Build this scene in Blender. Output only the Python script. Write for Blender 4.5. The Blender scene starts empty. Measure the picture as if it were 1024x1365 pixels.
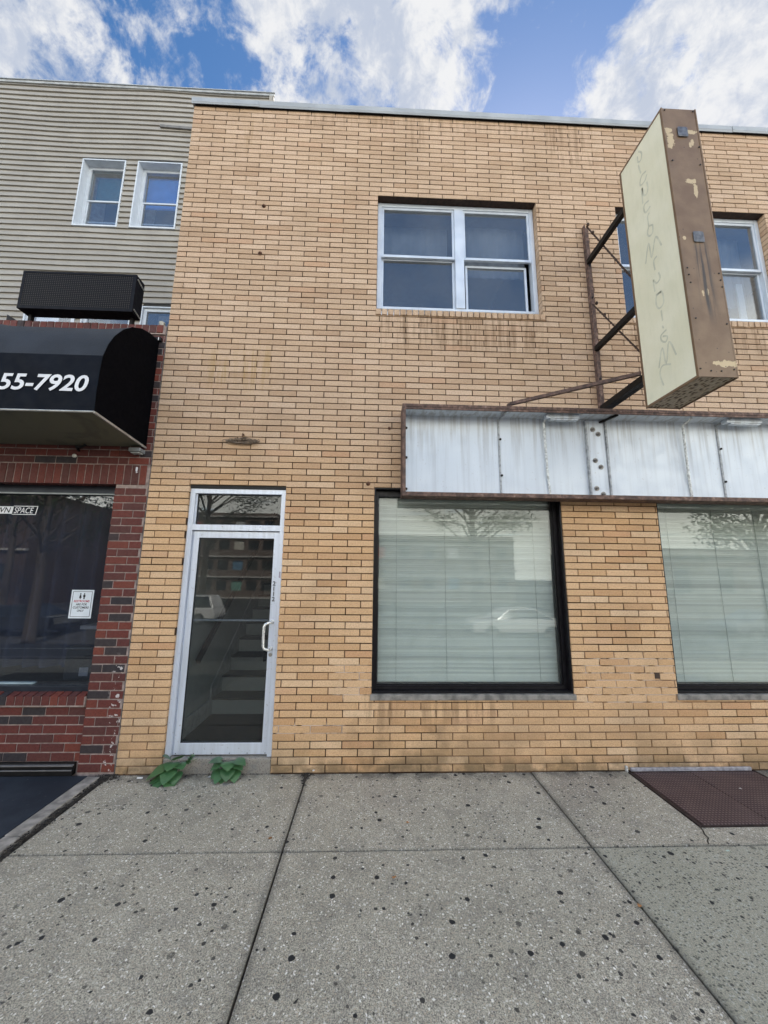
import bpy, bmesh, math, random
from mathutils import Vector, Matrix
random.seed(7)
S = bpy.context.scene
COL = S.collection
R = math.radians

# ------------------------------------------------------------------ mesh helpers
LOC = {}
class MB:
    def __init__(s): s.v = []; s.f = []; s.sm = []
    def add(s, vs, fs, smooth=False):
        o = len(s.v); s.v += [tuple(v) for v in vs]; s.f += [tuple(i + o for i in f) for f in fs]; s.sm += [smooth] * len(fs); return s
    def box(s, x0, x1, y0, y1, z0, z1):
        return s.add([(x0,y0,z0),(x1,y0,z0),(x1,y1,z0),(x0,y1,z0),(x0,y0,z1),(x1,y0,z1),(x1,y1,z1),(x0,y1,z1)],
                     [(0,3,2,1),(4,5,6,7),(0,1,5,4),(1,2,6,5),(2,3,7,6),(3,0,4,7)])
    def quad(s, a, b, c, d): return s.add([a,b,c,d], [(0,1,2,3)])
    def prism(s, pts, axis, a, b):      # pts 2-D outline, extruded along axis from a to b
        n = len(pts)
        def P(p, t): return (t,p[0],p[1]) if axis=='x' else (p[0],t,p[1]) if axis=='y' else (p[0],p[1],t)
        vs = [P(p,a) for p in pts] + [P(p,b) for p in pts]
        fs = [tuple(range(n-1,-1,-1)), tuple(range(n,2*n))] + [(i,(i+1)%n,n+(i+1)%n,n+i) for i in range(n)]
        return s.add(vs, fs)
    def bar(s, p, q, w, h=None, twist=0, segs=1, up=(0,0,1)):
        h = h or w; p = Vector(p); q = Vector(q); d = (q-p).normalized(); up = Vector(up)
        if abs(d.dot(up)) > .95: up = Vector((1,0,0))
        a = d.cross(up).normalized(); b = a.cross(d).normalized()
        vs = []; fs = []
        for k in range(segs+1):
            t = k/segs; c = p.lerp(q,t); an = twist*t
            for (i,j) in ((-1,-1),(1,-1),(1,1),(-1,1)):
                x = i*w/2*math.cos(an) - j*h/2*math.sin(an); y = i*w/2*math.sin(an) + j*h/2*math.cos(an)
                vs.append(c + a*x + b*y)
        for k in range(segs):
            for i in range(4): fs.append((4*k+i, 4*k+(i+1)%4, 4*k+4+(i+1)%4, 4*k+4+i))
        fs += [(3,2,1,0), tuple(4*segs+i for i in range(4))]
        return s.add(vs, fs)
    def tube(s, pts, r, n=8, cap=True):
        pts = [Vector(p) for p in pts]; rr = r if isinstance(r,(list,tuple)) else [r]*len(pts)
        vs = []; fs = []; ref = None
        for i,p in enumerate(pts):
            d = ((pts[min(i+1,len(pts)-1)]-pts[max(i-1,0)])).normalized()
            if ref is None: ref = Vector((0,0,1)) if abs(d.z)<.9 else Vector((1,0,0))
            a = d.cross(ref).normalized(); b = a.cross(d).normalized(); ref = b
            for k in range(n):
                t = 2*math.pi*k/n; vs.append(p + a*math.cos(t)*rr[i] + b*math.sin(t)*rr[i])
        for i in range(len(pts)-1):
            for k in range(n): fs.append((i*n+k, i*n+(k+1)%n, (i+1)*n+(k+1)%n, (i+1)*n+k))
        s.add(vs, fs, True)
        if cap: s.add([vs[k] for k in range(n)], [tuple(range(n-1,-1,-1))]); s.add([vs[-n+k] for k in range(n)], [tuple(range(n))])
        return s
    def disc(s, c, r, depth, axis='y', n=14):
        pts = [(r*math.cos(2*math.pi*k/n), r*math.sin(2*math.pi*k/n)) for k in range(n)]
        if axis=='y': return s.prism([(c[0]+a,c[2]+b) for a,b in pts],'y',c[1]-depth,c[1])
        if axis=='x': return s.prism([(c[1]+a,c[2]+b) for a,b in pts],'x',c[0]-depth,c[0])
        return s.prism([(c[0]+a,c[1]+b) for a,b in pts],'z',c[2],c[2]+depth)
    def ball(s, c, r, n=8, sc=(1,1,1)):
        vs=[]; fs=[]
        for i in range(1,n):
            for k in range(2*n):
                a=math.pi*i/n; b=math.pi*k/n
                vs.append((c[0]+r*sc[0]*math.sin(a)*math.cos(b),c[1]+r*sc[1]*math.sin(a)*math.sin(b),c[2]+r*sc[2]*math.cos(a)))
        t=len(vs); vs+= [(c[0],c[1],c[2]+r*sc[2]),(c[0],c[1],c[2]-r*sc[2])]; m=2*n
        for i in range(n-2):
            for k in range(m): fs.append((i*m+k,(i+1)*m+k,(i+1)*m+(k+1)%m,i*m+(k+1)%m))
        for k in range(m): fs.append((t,k,(k+1)%m)); fs.append((t+1,(n-2)*m+(k+1)%m,(n-2)*m+k))
        return s.add(vs,fs,True)
    def build(s, name, m, parent=None, bevel=0, bseg=2, fix=False):
        off = Vector(LOC.get(parent.name,(0,0,0))) if parent else Vector((0,0,0))
        me = bpy.data.meshes.new(name); me.from_pydata([tuple(Vector(v)-off) for v in s.v],[],s.f)
        me.polygons.foreach_set('use_smooth', s.sm)
        if fix:
            b=bmesh.new(); b.from_mesh(me); bmesh.ops.recalc_face_normals(b,faces=b.faces); b.to_mesh(me); b.free()
        me.materials.append(m); o = bpy.data.objects.new(name, me); COL.objects.link(o)
        if parent: o.parent = parent; LOC[o.name] = tuple(off)
        if bevel:
            b = o.modifiers.new('Bevel','BEVEL'); b.width = bevel; b.segments = bseg; b.limit_method='ANGLE'; b.angle_limit=R(40)
        return o
def tag(o, label, cat, group=None):
    o['label']=label; o['category']=cat
    if group: o['group']=group
    return o
def thing(name, loc, label, cat, group=None):
    o = bpy.data.objects.new(name, None); COL.objects.link(o); o.location = loc; o.empty_display_size=.1
    LOC[o.name] = tuple(loc); return tag(o,label,cat,group)
def struct(o): o['kind']='structure'; return o
def copy_tree(o, parent=None):
    c = o.copy(); COL.objects.link(c); c.parent = parent
    if o.name in LOC: LOC[c.name]=LOC[o.name]
    for ch in list(o.children): copy_tree(ch, c)
    return c
def text(txt, name, m, parent, origin, xdir, zdir, height, extr=.001, shear=0, bold=0, align='LEFT', width=None, spacing=1.0):
    cu = bpy.data.curves.new('t','FONT'); cu.body=txt; cu.shear=shear; cu.offset=bold; cu.extrude=extr; cu.align_x=align; cu.space_character=spacing; cu.resolution_u=4
    ob = bpy.data.objects.new('t',cu); COL.objects.link(ob)
    bpy.context.view_layer.update()
    me = bpy.data.meshes.new_from_object(ob.evaluated_get(bpy.context.evaluated_depsgraph_get()))
    bpy.data.objects.remove(ob)
    xs=[v.co.x for v in me.vertices]; ys=[v.co.y for v in me.vertices]
    k = height/(max(ys)-min(ys)); kx = (width/(max(xs)-min(xs))) if width else k
    X=Vector(xdir).normalized(); Z=Vector(zdir).normalized(); N=X.cross(Z)
    x0 = min(xs) if align=='LEFT' else (min(xs)+max(xs))/2
    off = Vector(LOC.get(parent.name,(0,0,0))) if parent else Vector((0,0,0))
    for v in me.vertices:
        c=v.co; v.co = Vector(origin)-off + X*(c.x-x0)*kx + Z*(c.y-min(ys))*k + N*c.z
    me.materials.clear(); me.materials.append(m)
    o=bpy.data.objects.new(name,me); COL.objects.link(o)
    if parent: o.parent=parent; LOC[o.name]=tuple(off)
    return o

# ------------------------------------------------------------------ material helpers
class M:
    def __init__(s, name):
        s.m = bpy.data.materials.new(name); s.m.use_nodes=True; s.t=s.m.node_tree; s.t.nodes.clear()
        s.out = s.t.nodes.new('ShaderNodeOutputMaterial'); s.b=None; s._pos=None
    def n(s, typ, ins=None, **pr):
        nd = s.t.nodes.new('ShaderNode'+typ)
        for k,v in pr.items(): setattr(nd,k,v)
        for k,v in (ins or {}).items():
            sk = nd.inputs[k]
            if isinstance(v, bpy.types.NodeSocket): s.t.links.new(v, sk)
            elif isinstance(v, bpy.types.Node): s.t.links.new(v.outputs[0], sk)
            else:
                if hasattr(sk.default_value,'__len__') and not isinstance(v,str) and len(sk.default_value)==4 and len(v)==3: v=(*v,1)
                sk.default_value = v
        return nd
    def pos(s):
        if s._pos is None: s._pos = s.n('NewGeometry').outputs['Position']
        return s._pos
    def ob(s): return s.n('TexCoord').outputs['Object']
    def xyz(s, v=None): nd=s.n('SeparateXYZ',{0:v or s.pos()}); return nd.outputs
    def ma(s, op, a, b=None, c=None, clamp=False):
        ins={0:a}
        if b is not None: ins[1]=b
        if c is not None: ins[2]=c
        return s.n('Math',ins,operation=op,use_clamp=clamp).outputs[0]
    def scl(s, v, k): return s.n('Vector Math'.replace(' ',''),{0:v,1:k},operation='MULTIPLY').outputs[0]
    def noise(s, scale, detail=4, v=None, rough=.55, dist=0): return s.n('TexNoise',{'Vector':v or s.pos(),'Scale':scale,'Detail':detail,'Roughness':rough,'Distortion':dist}).outputs[0]
    def vor(s, scale, v=None, feature='F1', rnd=1): return s.n('TexVoronoi',{'Vector':v or s.pos(),'Scale':scale,'Randomness':rnd},feature=feature).outputs
    def ramp(s, f, stops, interp='LINEAR'):
        nd=s.n('ValToRGB',{0:f}); cr=nd.color_ramp; cr.interpolation=interp
        while len(cr.elements)<len(stops): cr.elements.new(.5)
        for e,(p,c) in zip(cr.elements,stops):
            e.position=p; e.color=(*c,1) if hasattr(c,'__len__') else (c,c,c,1)
        return nd.outputs[0]
    def mr(s, f, a, b, c=0., d=1., smooth=True): return s.n('MapRange',{0:f,1:a,2:b,3:c,4:d},interpolation_type='SMOOTHSTEP' if smooth else 'LINEAR').outputs[0]
    def mix(s, f, a, b, mode='MIX'):
        nd=s.n('Mix',data_type='RGBA',blend_type=mode,clamp_factor=True)
        for k,v in ((0,f),(6,a),(7,b)):
            sk=nd.inputs[k]
            if isinstance(v, bpy.types.NodeSocket): s.t.links.new(v,sk)
            elif k==0: sk.default_value=v
            else: sk.default_value=(*v,1) if hasattr(v,'__len__') else (v,v,v,1)
        return nd.outputs[2]
    def bump(s, h, strength=.4, dist=.01, nrm=None):
        ins={'Height':h,'Strength':strength,'Distance':dist}
        if nrm is not None: ins['Normal']=nrm
        return s.n('Bump',ins).outputs[0]
    def bsdf(s, color, rough=.7, metal=0., nrm=None, spec=.5, **kw):
        ins={'Base Color':color,'Roughness':rough,'Metallic':metal,'Specular IOR Level':spec}
        if nrm is not None: ins['Normal']=nrm
        ins.update(kw)
        s.b=s.n('BsdfPrincipled',ins); s.t.links.new(s.b.outputs[0], s.out.inputs[0]); return s.m
def plain(name, col, rough=.6, metal=0., var=.15, scale=12, bump=.15, bscale=60, spec=.5):
    m=M(name); f=m.noise(scale,5); c=m.mix(m.mr(f,.3,.7),tuple(x*(1-var) for x in col),tuple(min(1,x*(1+var)) for x in col))
    return m.bsdf(c,m.mr(m.noise(scale*2,3),.3,.7,max(0,rough-.08),min(1,rough+.08)),metal,m.bump(m.noise(bscale,4),bump,.004),spec)
def boxmask(m, X, Z, x0, x1, z0, z1, sx=.05, sz=.05):
    a=m.ma('MULTIPLY',m.mr(X,x0-sx,x0+sx),m.mr(X,x1-sx,x1+sx,1.,0.)); b=m.ma('MULTIPLY',m.mr(Z,z0-sz,z0+sz),m.mr(Z,z1-sz,z1+sz,1.,0.))
    return m.ma('MULTIPLY',a,b)

# --- yellow brick
def brick_mat():
    m=M('yellow_brick'); g=m.n('NewGeometry'); m._pos=g.outputs['Position']; rnd=g.outputs['Random Per Island']
    X,Y,Z=m.xyz()
    c=m.ramp(rnd,[(0,(.46,.305,.195)),(.2,(.52,.36,.24)),(.5,(.56,.395,.27)),(.8,(.59,.42,.29)),(.93,(.63,.46,.33)),(1,(.51,.31,.19))])
    c2=m.ramp(rnd,[(0,(.53,.30,.145)),(.2,(.60,.365,.185)),(.5,(.65,.405,.215)),(.8,(.69,.445,.25)),(.93,(.71,.49,.30)),(1,(.55,.29,.14))])
    c=m.mix(m.mr(m.ma('ADD',Z,m.ma('MULTIPLY',m.noise(.9,2),1.2)),2.7,4.2),c2,c)   # warmer lower storey, mostly light and lens tone put into the colour
    r2=m.ma('FRACT',m.ma('MULTIPLY',rnd,37.7))
    c=m.mix(m.mr(r2,0,1,.0,.16,False),c,(.75,.55,.36))
    sp=m.noise(75,4,rough=.75); c=m.mix(m.mr(sp,.36,.58,.34,0.),c,(.24,.125,.05)); c=m.mix(m.mr(m.noise(14,5,rough=.7),.5,.75,0,.22),c,(.34,.20,.10))
    sp2=m.noise(110,3,rough=.8); c=m.mix(m.mr(sp2,.56,.70,0,.45),c,(.86,.69,.50))
    streak=m.noise(1,4,m.scl(m.pos(),(16,1,1.1)),.65); big=m.noise(1.3,5)
    c=m.mix(m.ma('MULTIPLY',m.mr(big,.46,.72),.30),c,(.29,.19,.11))
    # drips under the window sills and under the coping
    d=None
    for (x0,x1,z0,z1,k) in ((.05,1.95,4.22,4.62,1.),(2.9,4.75,4.25,4.62,.9),(.42,.56,6.9,7.35,1.3),(2.1,2.3,6.85,7.35,1.0),(-.9,2,7.15,7.4,.5),(-.1,1.2,.42,.63,.8),(2.2,2.7,6.75,7.35,.8),(1.7,1.98,5.8,6.15,.6)):
        q=m.ma('MULTIPLY',boxmask(m,X,Z,x0,x1,z0,z1,.05,.12),k); d=q if d is None else m.ma('MAXIMUM',d,q)
    c=m.mix(m.ma('MULTIPLY',m.ma('MULTIPLY',d,m.mr(streak,.44,.62)),.62),c,(.17,.095,.045))
    # ochre patch left of the middle
    q=boxmask(m,X,Z,-1.75,-1.1,3.7,4.15,.15,.15); c=m.mix(m.ma('MULTIPLY',q,m.mr(streak,.45,.65,0,.7)),c,(.36,.22,.05))
    q=boxmask(m,X,Z,-1.6,-1.2,6.7,7.2,.2,.2); c=m.mix(m.ma('MULTIPLY',q,m.mr(streak,.5,.65,0,.4)),c,(.3,.18,.06))
    # splash dirt at the foot
    foot=m.ma('MULTIPLY',m.mr(Z,.0,.55,1.,0.),m.mr(m.noise(3.2,5),.35,.62)); c=m.mix(m.ma('MULTIPLY',foot,.55),c,(.22,.15,.075))
    f2=m.ma('MULTIPLY',m.mr(Z,.03,.16,1.,0.),m.mr(m.noise(9,4),.3,.6)); c=m.mix(m.ma('MULTIPLY',f2,.6),c,(.10,.075,.04))
    q=boxmask(m,X,Z,-.15,.9,.0,.45,.3,.1); c=m.mix(m.ma('MULTIPLY',q,m.mr(m.noise(5,4),.42,.66,0,.45)),c,(.17,.11,.06))
    h=m.ma('ADD',m.noise(220,3,rough=.7),m.ma('MULTIPLY',m.noise(40,3),.7))
    return m.bsdf(c,m.mr(m.noise(60,2),.3,.7,.6,.85),0.,m.bump(h,.5,.0025),.35)
def mortar_mat():
    m=M('dark_mortar'); X,Y,Z=m.xyz()
    c=m.ramp(m.noise(14,4),[(.3,(.015,.009,.006)),(.6,(.035,.020,.013)),(.8,(.07,.042,.026))])
    low=m.ma('MULTIPLY',m.mr(Z,1.0,3.2,1.,0.),m.mr(m.noise(1.1,4),.40,.62)); c=m.mix(m.ma('MULTIPLY',low,.8),c,(.27,.165,.095))
    q=m.ma('MAXIMUM',boxmask(m,X,Z,2.05,2.98,.55,1.02,.05,.05),m.ma('MAXIMUM',boxmask(m,X,Z,-.32,.03,.62,.92,.03,.03),boxmask(m,X,Z,-.9,-.2,.3,.42,.1,.02)))
    c=m.mix(m.ma('MULTIPLY',q,m.mr(m.noise(7,3),.40,.55)),c,(.62,.52,.44))
    c=m.mix(boxmask(m,X,Z,-3,8,7.24,7.5,.01,.01),c,(.20,.17,.145))
    return m.bsdf(c,.9,0.,m.bump(m.noise(150,4),.6,.003),.2)
BR=brick_mat(); MO=mortar_mat()
def red_brick_mat():
    m=M('red_brick'); g=m.n('NewGeometry'); m._pos=g.outputs['Position']; rnd=g.outputs['Random Per Island']; X,Y,Z=m.xyz()
    c=m.ramp(rnd,[(0,(.024,.020,.024)),(.11,(.038,.028,.029)),(.17,(.085,.027,.023)),(.5,(.115,.026,.020)),(.85,(.14,.030,.021)),(1,(.18,.042,.024))],'LINEAR')
    c=m.mix(m.mr(m.noise(70,4,rough=.7),.45,.7,0,.45),c,(.03,.015,.014))
    c=m.mix(m.ma('MULTIPLY',boxmask(m,X,Z,-2.34,-2.2,.0,.95,.03,.1),m.mr(m.noise(24,3),.58,.64)),c,(.55,.5,.48))
    return m.bsdf(c,m.mr(m.noise(30),.3,.7,.55,.8),0.,m.bump(m.noise(120,4),.5,.003),.4)
RB=red_brick_mat()
RM=plain('pale_mortar',(.29,.225,.20),.9,var=.3,scale=20)
GM=plain('grey_caulk',(.13,.11,.10),.8,var=.5,scale=30)

ALW=plain('white_aluminium',(.60,.65,.72),.42,.25,var=.07,scale=5,bump=.05)
def door_alu():
    m=M('door_aluminium'); c=m.mix(m.mr(m.noise(1,4,m.scl(m.pos(),(30,30,2))),.35,.7),(.66,.70,.78),(.58,.61,.67))
    c=m.mix(m.mr(m.noise(35,4),.62,.72,0,.5),c,(.28,.24,.20))
    return m.bsdf(c,.38,.35,m.bump(m.noise(60,3),.08,.002))
DA=door_alu()
BZ=plain('black_bronze',(.008,.007,.009),.4,.2,var=.3,bump=.05,spec=.3)
BK=plain('black_metal',(.008,.007,.007),.6,.1,var=.4,bump=.2,spec=.3)
GASK=plain('rubber_gasket',(.012,.012,.012),.7)
STONE=plain('grey_stone',(.20,.185,.165),.85,var=.4,scale=14,bump=.5,bscale=80)
DARK=plain('dark_interior',(.05,.05,.052),.9)
ROOMW=plain('room_wall',(.34,.34,.34),.8,var=.05)
COP=plain('coping_metal',(.36,.38,.40),.6,.1,var=.12,scale=4,bump=.1)
def glass(name, tint, r=1.5, extra=.0, dirt=.04, wav=.0015):
    m=M(name); bf=m.n('NewGeometry').outputs['Backfacing']; fr=m.n('Fresnel',{'IOR':m.mr(bf,0,1,r,1/r,False)}).outputs[0]
    f=m.ma('ADD',fr,extra,clamp=True)
    nr=m.bump(m.noise(1.3,1),.18,wav)
    gl=m.n('BsdfGlossy',{'Color':(1,1,1,1),'Roughness':.008,'Normal':nr}).outputs[0]
    tr=m.n('BsdfTransparent',{'Color':tint}).outputs[0]
    a=m.n('MixShader',{0:f,1:tr,2:gl}).outputs[0]
    df=m.n('BsdfDiffuse',{'Color':(.5,.5,.48,1)}).outputs[0]
    dm=m.ma('MULTIPLY',m.mr(m.noise(1.1,4,rough=.55),.25,.75,.35,.8),dirt)  # film of dirt, also raised as a diffuse haze that pales the panes
    b=m.n('MixShader',{0:dm,1:a,2:df}).outputs[0]
    m.t.links.new(b,m.out.inputs[0]); return m.m
GS=glass('shop_glass',(.90,.93,.912),1.45,.0,.06)
GD=glass('door_glass',(.64,.66,.66),1.5,.0,.03)
GU=glass('window_glass',(.78,.82,.86),1.55,.03,.15,.002)
GN=glass('store_glass',(.70,.73,.78),1.52,.02,.02)

# ------------------------------------------------------------------ wall generators
def sub_rects(rect, opens, tiny=.012):
    out=[rect]
    for (a0,a1,b0,b1) in opens:
        nxt=[]
        for (x0,x1,z0,z1) in out:
            if a1<=x0 or a0>=x1 or b1<=z0 or b0>=z1: nxt.append((x0,x1,z0,z1)); continue
            if a0>x0: nxt.append((x0,a0,z0,z1))
            if a1<x1: nxt.append((a1,x1,z0,z1))
            xa,xb=max(x0,a0),min(x1,a1)
            if b0>z0: nxt.append((xa,xb,z0,b0))
            if b1<z1: nxt.append((xa,xb,b1,z1))
        out=nxt
    return [r for r in out if r[1]-r[0]>tiny and r[3]-r[2]>tiny]
def brick(mb, x0,x1,z0,z1,y,depth,bv=.0022,jit=.0012):
    dy=random.uniform(-jit,jit); y=y+dy; t=random.uniform(-.0006,.0006); z0+=random.uniform(-.0007,.0009); z1+=random.uniform(-.0009,.0007); x0+=random.uniform(-.001,.001); x1+=random.uniform(-.001,.001)
    v=[(x0,y+bv,z0),(x1,y+bv,z0),(x1,y+bv,z1),(x0,y+bv,z1),(x0+bv,y+t,z0+bv),(x1-bv,y-t,z0+bv),(x1-bv,y-t,z1-bv),(x0+bv,y+t,z1-bv),
       (x0,y+depth,z0),(x1,y+depth,z0),(x1,y+depth,z1),(x0,y+depth,z1)]
    mb.add(v,[(4,5,6,7),(0,1,5,4),(1,2,6,5),(2,3,7,6),(3,0,4,7),(1,0,8,9),(2,1,9,10),(3,2,10,11),(0,3,11,8)])
def courses(mb,x0,x1,z0,ch,nrow,bl,j,opens,y,depth,ends=None,off0=0.,wob=.004):
    for r in range(nrow):
        a=z0+r*ch; b=a+ch-j
        ph=(r%2)*bl/2+off0+random.uniform(-wob,wob)
        x=x0-bl+((ph)%bl)
        while x<x1:
            xa,xb=max(x,x0),min(x+bl-j,x1)
            if xb-xa>.007:
                for rc in sub_rects((xa,xb,a,b),opens,.006): brick(mb,rc[0],rc[1],rc[2],rc[3],y,depth)
            x+=bl
def slab_with_openings(mb,x0,x1,z0,z1,y0,y1,opens):
    xs=sorted({x0,x1,*[o[0] for o in opens],*[o[1] for o in opens]}); zs=sorted({z0,z1,*[o[2] for o in opens],*[o[3] for o in opens]})
    xs=[x for x in xs if x0<=x<=x1]; zs=[z for z in zs if z0<=z<=z1]
    for i in range(len(xs)-1):
        run=None
        for k in range(len(zs)-1):
            cx=(xs[i]+xs[i+1])/2; cz=(zs[k]+zs[k+1])/2
            hole=any(o[0]<cx<o[1] and o[2]<cz<o[3] for o in opens)
            if not hole: run=(run[0] if run else zs[k], zs[k+1])
            if hole or k==len(zs)-2:
                if run: mb.box(xs[i],xs[i+1],y0,y1,run[0],run[1])
                run=None

# ================================================================== YELLOW BRICK BUILDING
CH=.0655; BL=.289; J=.0088
DOOR=(-1.821,-.862,0.,2.637); U1=(.02,1.904,4.60,6.168); U2=(2.871,4.74,4.60,6.160); S1=(.03,1.956,.61,2.64); S2=(2.965,4.895,.61,2.64)
OP=[DOOR,U1,U2,S1,S2]
XL,XR,ZT=-2.215,7.2,7.335
yb=thing('brick_building',(0,0,0),'two storey yellow tan roman brick building with an aluminium door and two big shop windows','building')
mb=MB()
# window lintel lines make the bond restart above the openings as in the photograph
courses(mb,XL,XR,.006,CH,112,BL,J,OP,0.,.115,off0=.11)
wall=mb.build('brick_wall',BR,yb)
mb=MB(); g=[(o[0]-.006,o[1]+.006,max(o[2]-.006,-.2),o[3]+.006) for o in OP]
slab_with_openings(mb,XL+.008,XR,-.15,ZT,.009,.20,g)
mb.build('mortar_bed',MO,wall)
# rowlock sills under the upper windows
for o in (U1,U2):
    mb=MB(); x=o[0]-.004; n=int((o[1]-o[0]+.03)/.0665)
    w=(o[1]-o[0]+.034)/n
    for i in range(n): brick(mb,x+i*w,x+i*w+w-.010,4.600,4.668,-.012,.13,.003,.003)
    sl=mb.build('window_sill',BR,yb)
# coping
mb=MB(); x=XL-.02; 
while x<XR:
    x2=min(x+random.uniform(.7,1.3),XR+.02); d=random.uniform(-.004,.004); mb.box(x,x2,-.035+d,.3,ZT+.012+d,ZT+.075+d)
    mb.add([(x,-.035+d,ZT+.012),(x2,-.035+d,ZT+.012),(x2,-.028+d,ZT-.012),(x,-.028+d,ZT-.012)],[(0,3,2,1)]); x=x2-.001
cop=mb.build('coping',COP,yb)
mb=MB(); mb.box(XL+.01,XR-.01,-.012,.2,ZT-.006,ZT+.014); mb.build('coping_shadow_line',BK,cop)  # black strip drawn in as the shadow line under the coping
# body of the building
mb=MB(); mb.box(XL+.012,XL+.2,.2,11.8,-.1,7.3); mb.box(XR-.2,XR,.2,11.8,-.1,7.3); mb.box(XL+.012,XR,11.8,12,-.1,7.3)
mb.build('side_wall',plain('side_render',(.3,.27,.23),.9),yb)
mb=MB(); mb.box(XL+.2,XR-.2,.2,11.8,7.0,7.2); mb.build('roof',plain('roof_felt',(.1,.1,.1),.9),yb)
mb=MB(); mb.box(XL+.2,XR-.2,.2,11.8,3.1,3.4); mb.box(XL+.2,XR-.2,.2,11.8,-.12,.0); mb.build('floor_slab',ROOMW,yb)
mb=MB(); mb.box(XL+.2,XR-.2,3.2,3.35,3.4,7.0); mb.box(2.3,2.4,.2,3.2,3.4,7.0); mb.build('room_partition',ROOMW,yb)
mb=MB(); mb.box(-.75,-.65,.2,5,0,3.1); mb.box(-.65,XR-.2,3.0,3.15,0,3.1); mb.build('shop_partition',ROOMW,yb)

# ---- upper windows
LN=plain('steel_lintel',(.035,.018,.012),.8,var=.5,scale=30)
for o in (U1,U2): MB().box(o[0]+.001,o[1]-.001,.006,.20,o[3]-.001,o[3]+.0055).build('lintel',LN,yb)
def upper_window(o, raised):
    x0,x1,z0,z1=o[0]+.003,o[1]-.003,4.745,o[3]-.004; Y=.085; w=x1-x0; xm=x0+w*.515
    fr=MB(); t=.048
    fr.box(x0,x0+t,Y,Y+.09,z0,z1); fr.box(x1-t,x1,Y,Y+.09,z0,z1); fr.box(x0+t,x1-t,Y+.001,Y+.088,z1-t,z1); fr.box(x0+t,x1-t,Y+.001,Y+.088,z0,z0+.032)
    fr.box(x0,x1,Y+.03,Y+.08,4.60,z0-.001); fr.box(xm-.052,xm+.052,Y-.008,Y+.089,z0+.033,z1-t-.001)
    F=fr.build('window_frame',ALW,yb,.004)
    for k,(a,b) in enumerate(((x0+t+.001,xm-.053),(xm+.053,x1-t-.001))):
        zm=z0+(z1-z0)*.498
        up=MB(); s=.026
        for (c,d,e,f) in ((a,a+s,zm-.018,z1-t-.001),(b-s,b,zm-.018,z1-t-.001)): up.box(c,d,Y+.012,Y+.036,e,f)
        up.box(a+s,b-s,Y+.012,Y+.036,z1-t-.03,z1-t-.001); up.box(a+s,b-s,Y+.010,Y+.038,zm-.018,zm+.014)
        up.build('sash',ALW,F,.002)
        MB().box(a+s,b-s,Y+.022,Y+.026,zm+.014,z1-t-.03).build('pane',GU,F)
        lo=MB(); ins=.0 if not (raised and k==1) else .03; yl=Y+.044+ins
        for (c,d) in ((a+ins,a+s+ins),(b-s-ins*1.3,b-ins*1.3)): lo.box(c,d,yl,yl+.024,z0+.034,zm-.004-ins)
        lo.box(a+s+ins,b-s-ins*1.3,yl,yl+.024,z0+.034,z0+.05); lo.box(a+s+ins,b-s-ins*1.3,yl-.001,yl+.025,zm-.032-ins,zm-.004-ins)
        lo.build('sash',ALW,F,.002)
        MB().box(a+s+ins,b-s-ins*1.3,yl+.01,yl+.014,z0+.05,zm-.032-ins).build('pane',GU,F)
    return F
upper_window(U1,True); upper_window(U2,False)
# curtains / roller shades behind the upper windows
SH=plain('grey_shade',(.24,.25,.27),.9,var=.2,scale=3)
def curtain(x0,x1,y,z0,z1,amp=.02,n=70,fold=.12):
    mb=MB(); vs=[]
    for i in range(n+1):
        x=x0+(x1-x0)*i/n; 
        for z in (z0,z1): vs.append((x,y+amp*math.sin(x/fold*6.28)*(1 if z==z0 else .7)+amp*.4*math.sin(x/fold*2.3+1),z))
    mb.add(vs,[(2*i,2*i+2,2*i+3,2*i+1) for i in range(n)],True); return mb
curtain(1.06,1.86,.3,5.38,6.1,.008).build('roller_shade',SH,yb)
curtain(.10,.9,.34,5.62,6.1,.006).build('roller_shade',SH,yb)
curtain(3.95,4.7,.32,5.1,6.1,.008).build('roller_shade',SH,yb)
MB().box(4.52,4.60,.26,.28,4.7,5.4).build('window_stop',ALW,yb)

# ---- shop windows
def shop_window(o, open_left):
    x0,x1,z0,z1=o[0]+.002,o[1]-.002,.668,o[3]-.001
    f=MB(); t=.014
    f.box(x0,x0+t,.010,.16,z0,z1); f.box(x1-t,x1,.010,.16,z0,z1); f.box(x0+t,x1-t,.011,.16,z1-t,z1); f.box(x0+t,x1-t,.011,.16,z0,z0+t)
    b=.048
    f.box(x0+t,x0+b,.085,.158,z0+t,z1-t); f.box(x1-b,x1-t,.085,.158,z0+t,z1-t); f.box(x0+b,x1-b,.086,.157,z1-b-.03,z1-t); f.box(x0+b,x1-b,.086,.157,z0+t,z0+b)
    f.box(x1-b-.012,x1-b,.105,.15,z0+b,z1-b-.03); f.box(x0+b,x1-b-.013,.104,.151,z0+b,z0+b+.012)
    F=f.build('shop_window_frame',BZ,yb,.002)
    MB().box(x0+b,x1-b,.125,.131,z0+b,z1-b-.02).build('pane',GS,F)
    s=MB(); s.box(o[0]-.012,o[1]+.012,-.018,.01,.612,.664); s.box(o[0]+.001,o[1]-.001,.01,.2,.612,.664); s.build('stone_sill',STONE,yb,.006)
shop_window(S1,False); shop_window(S2,True)
def blind_mat(name):
    m=M(name); g=m.n('NewGeometry'); rnd=g.outputs['Random Per Island']
    c=m.mix(rnd,(.52,.525,.51),(.72,.725,.705)); c=m.mix(m.mr(m.noise(5,4),.45,.75,0,.25),c,(.40,.42,.38))
    return m.bsdf(c,.5,0.,None,.4)
BLM=blind_mat('blind_slat')
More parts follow.
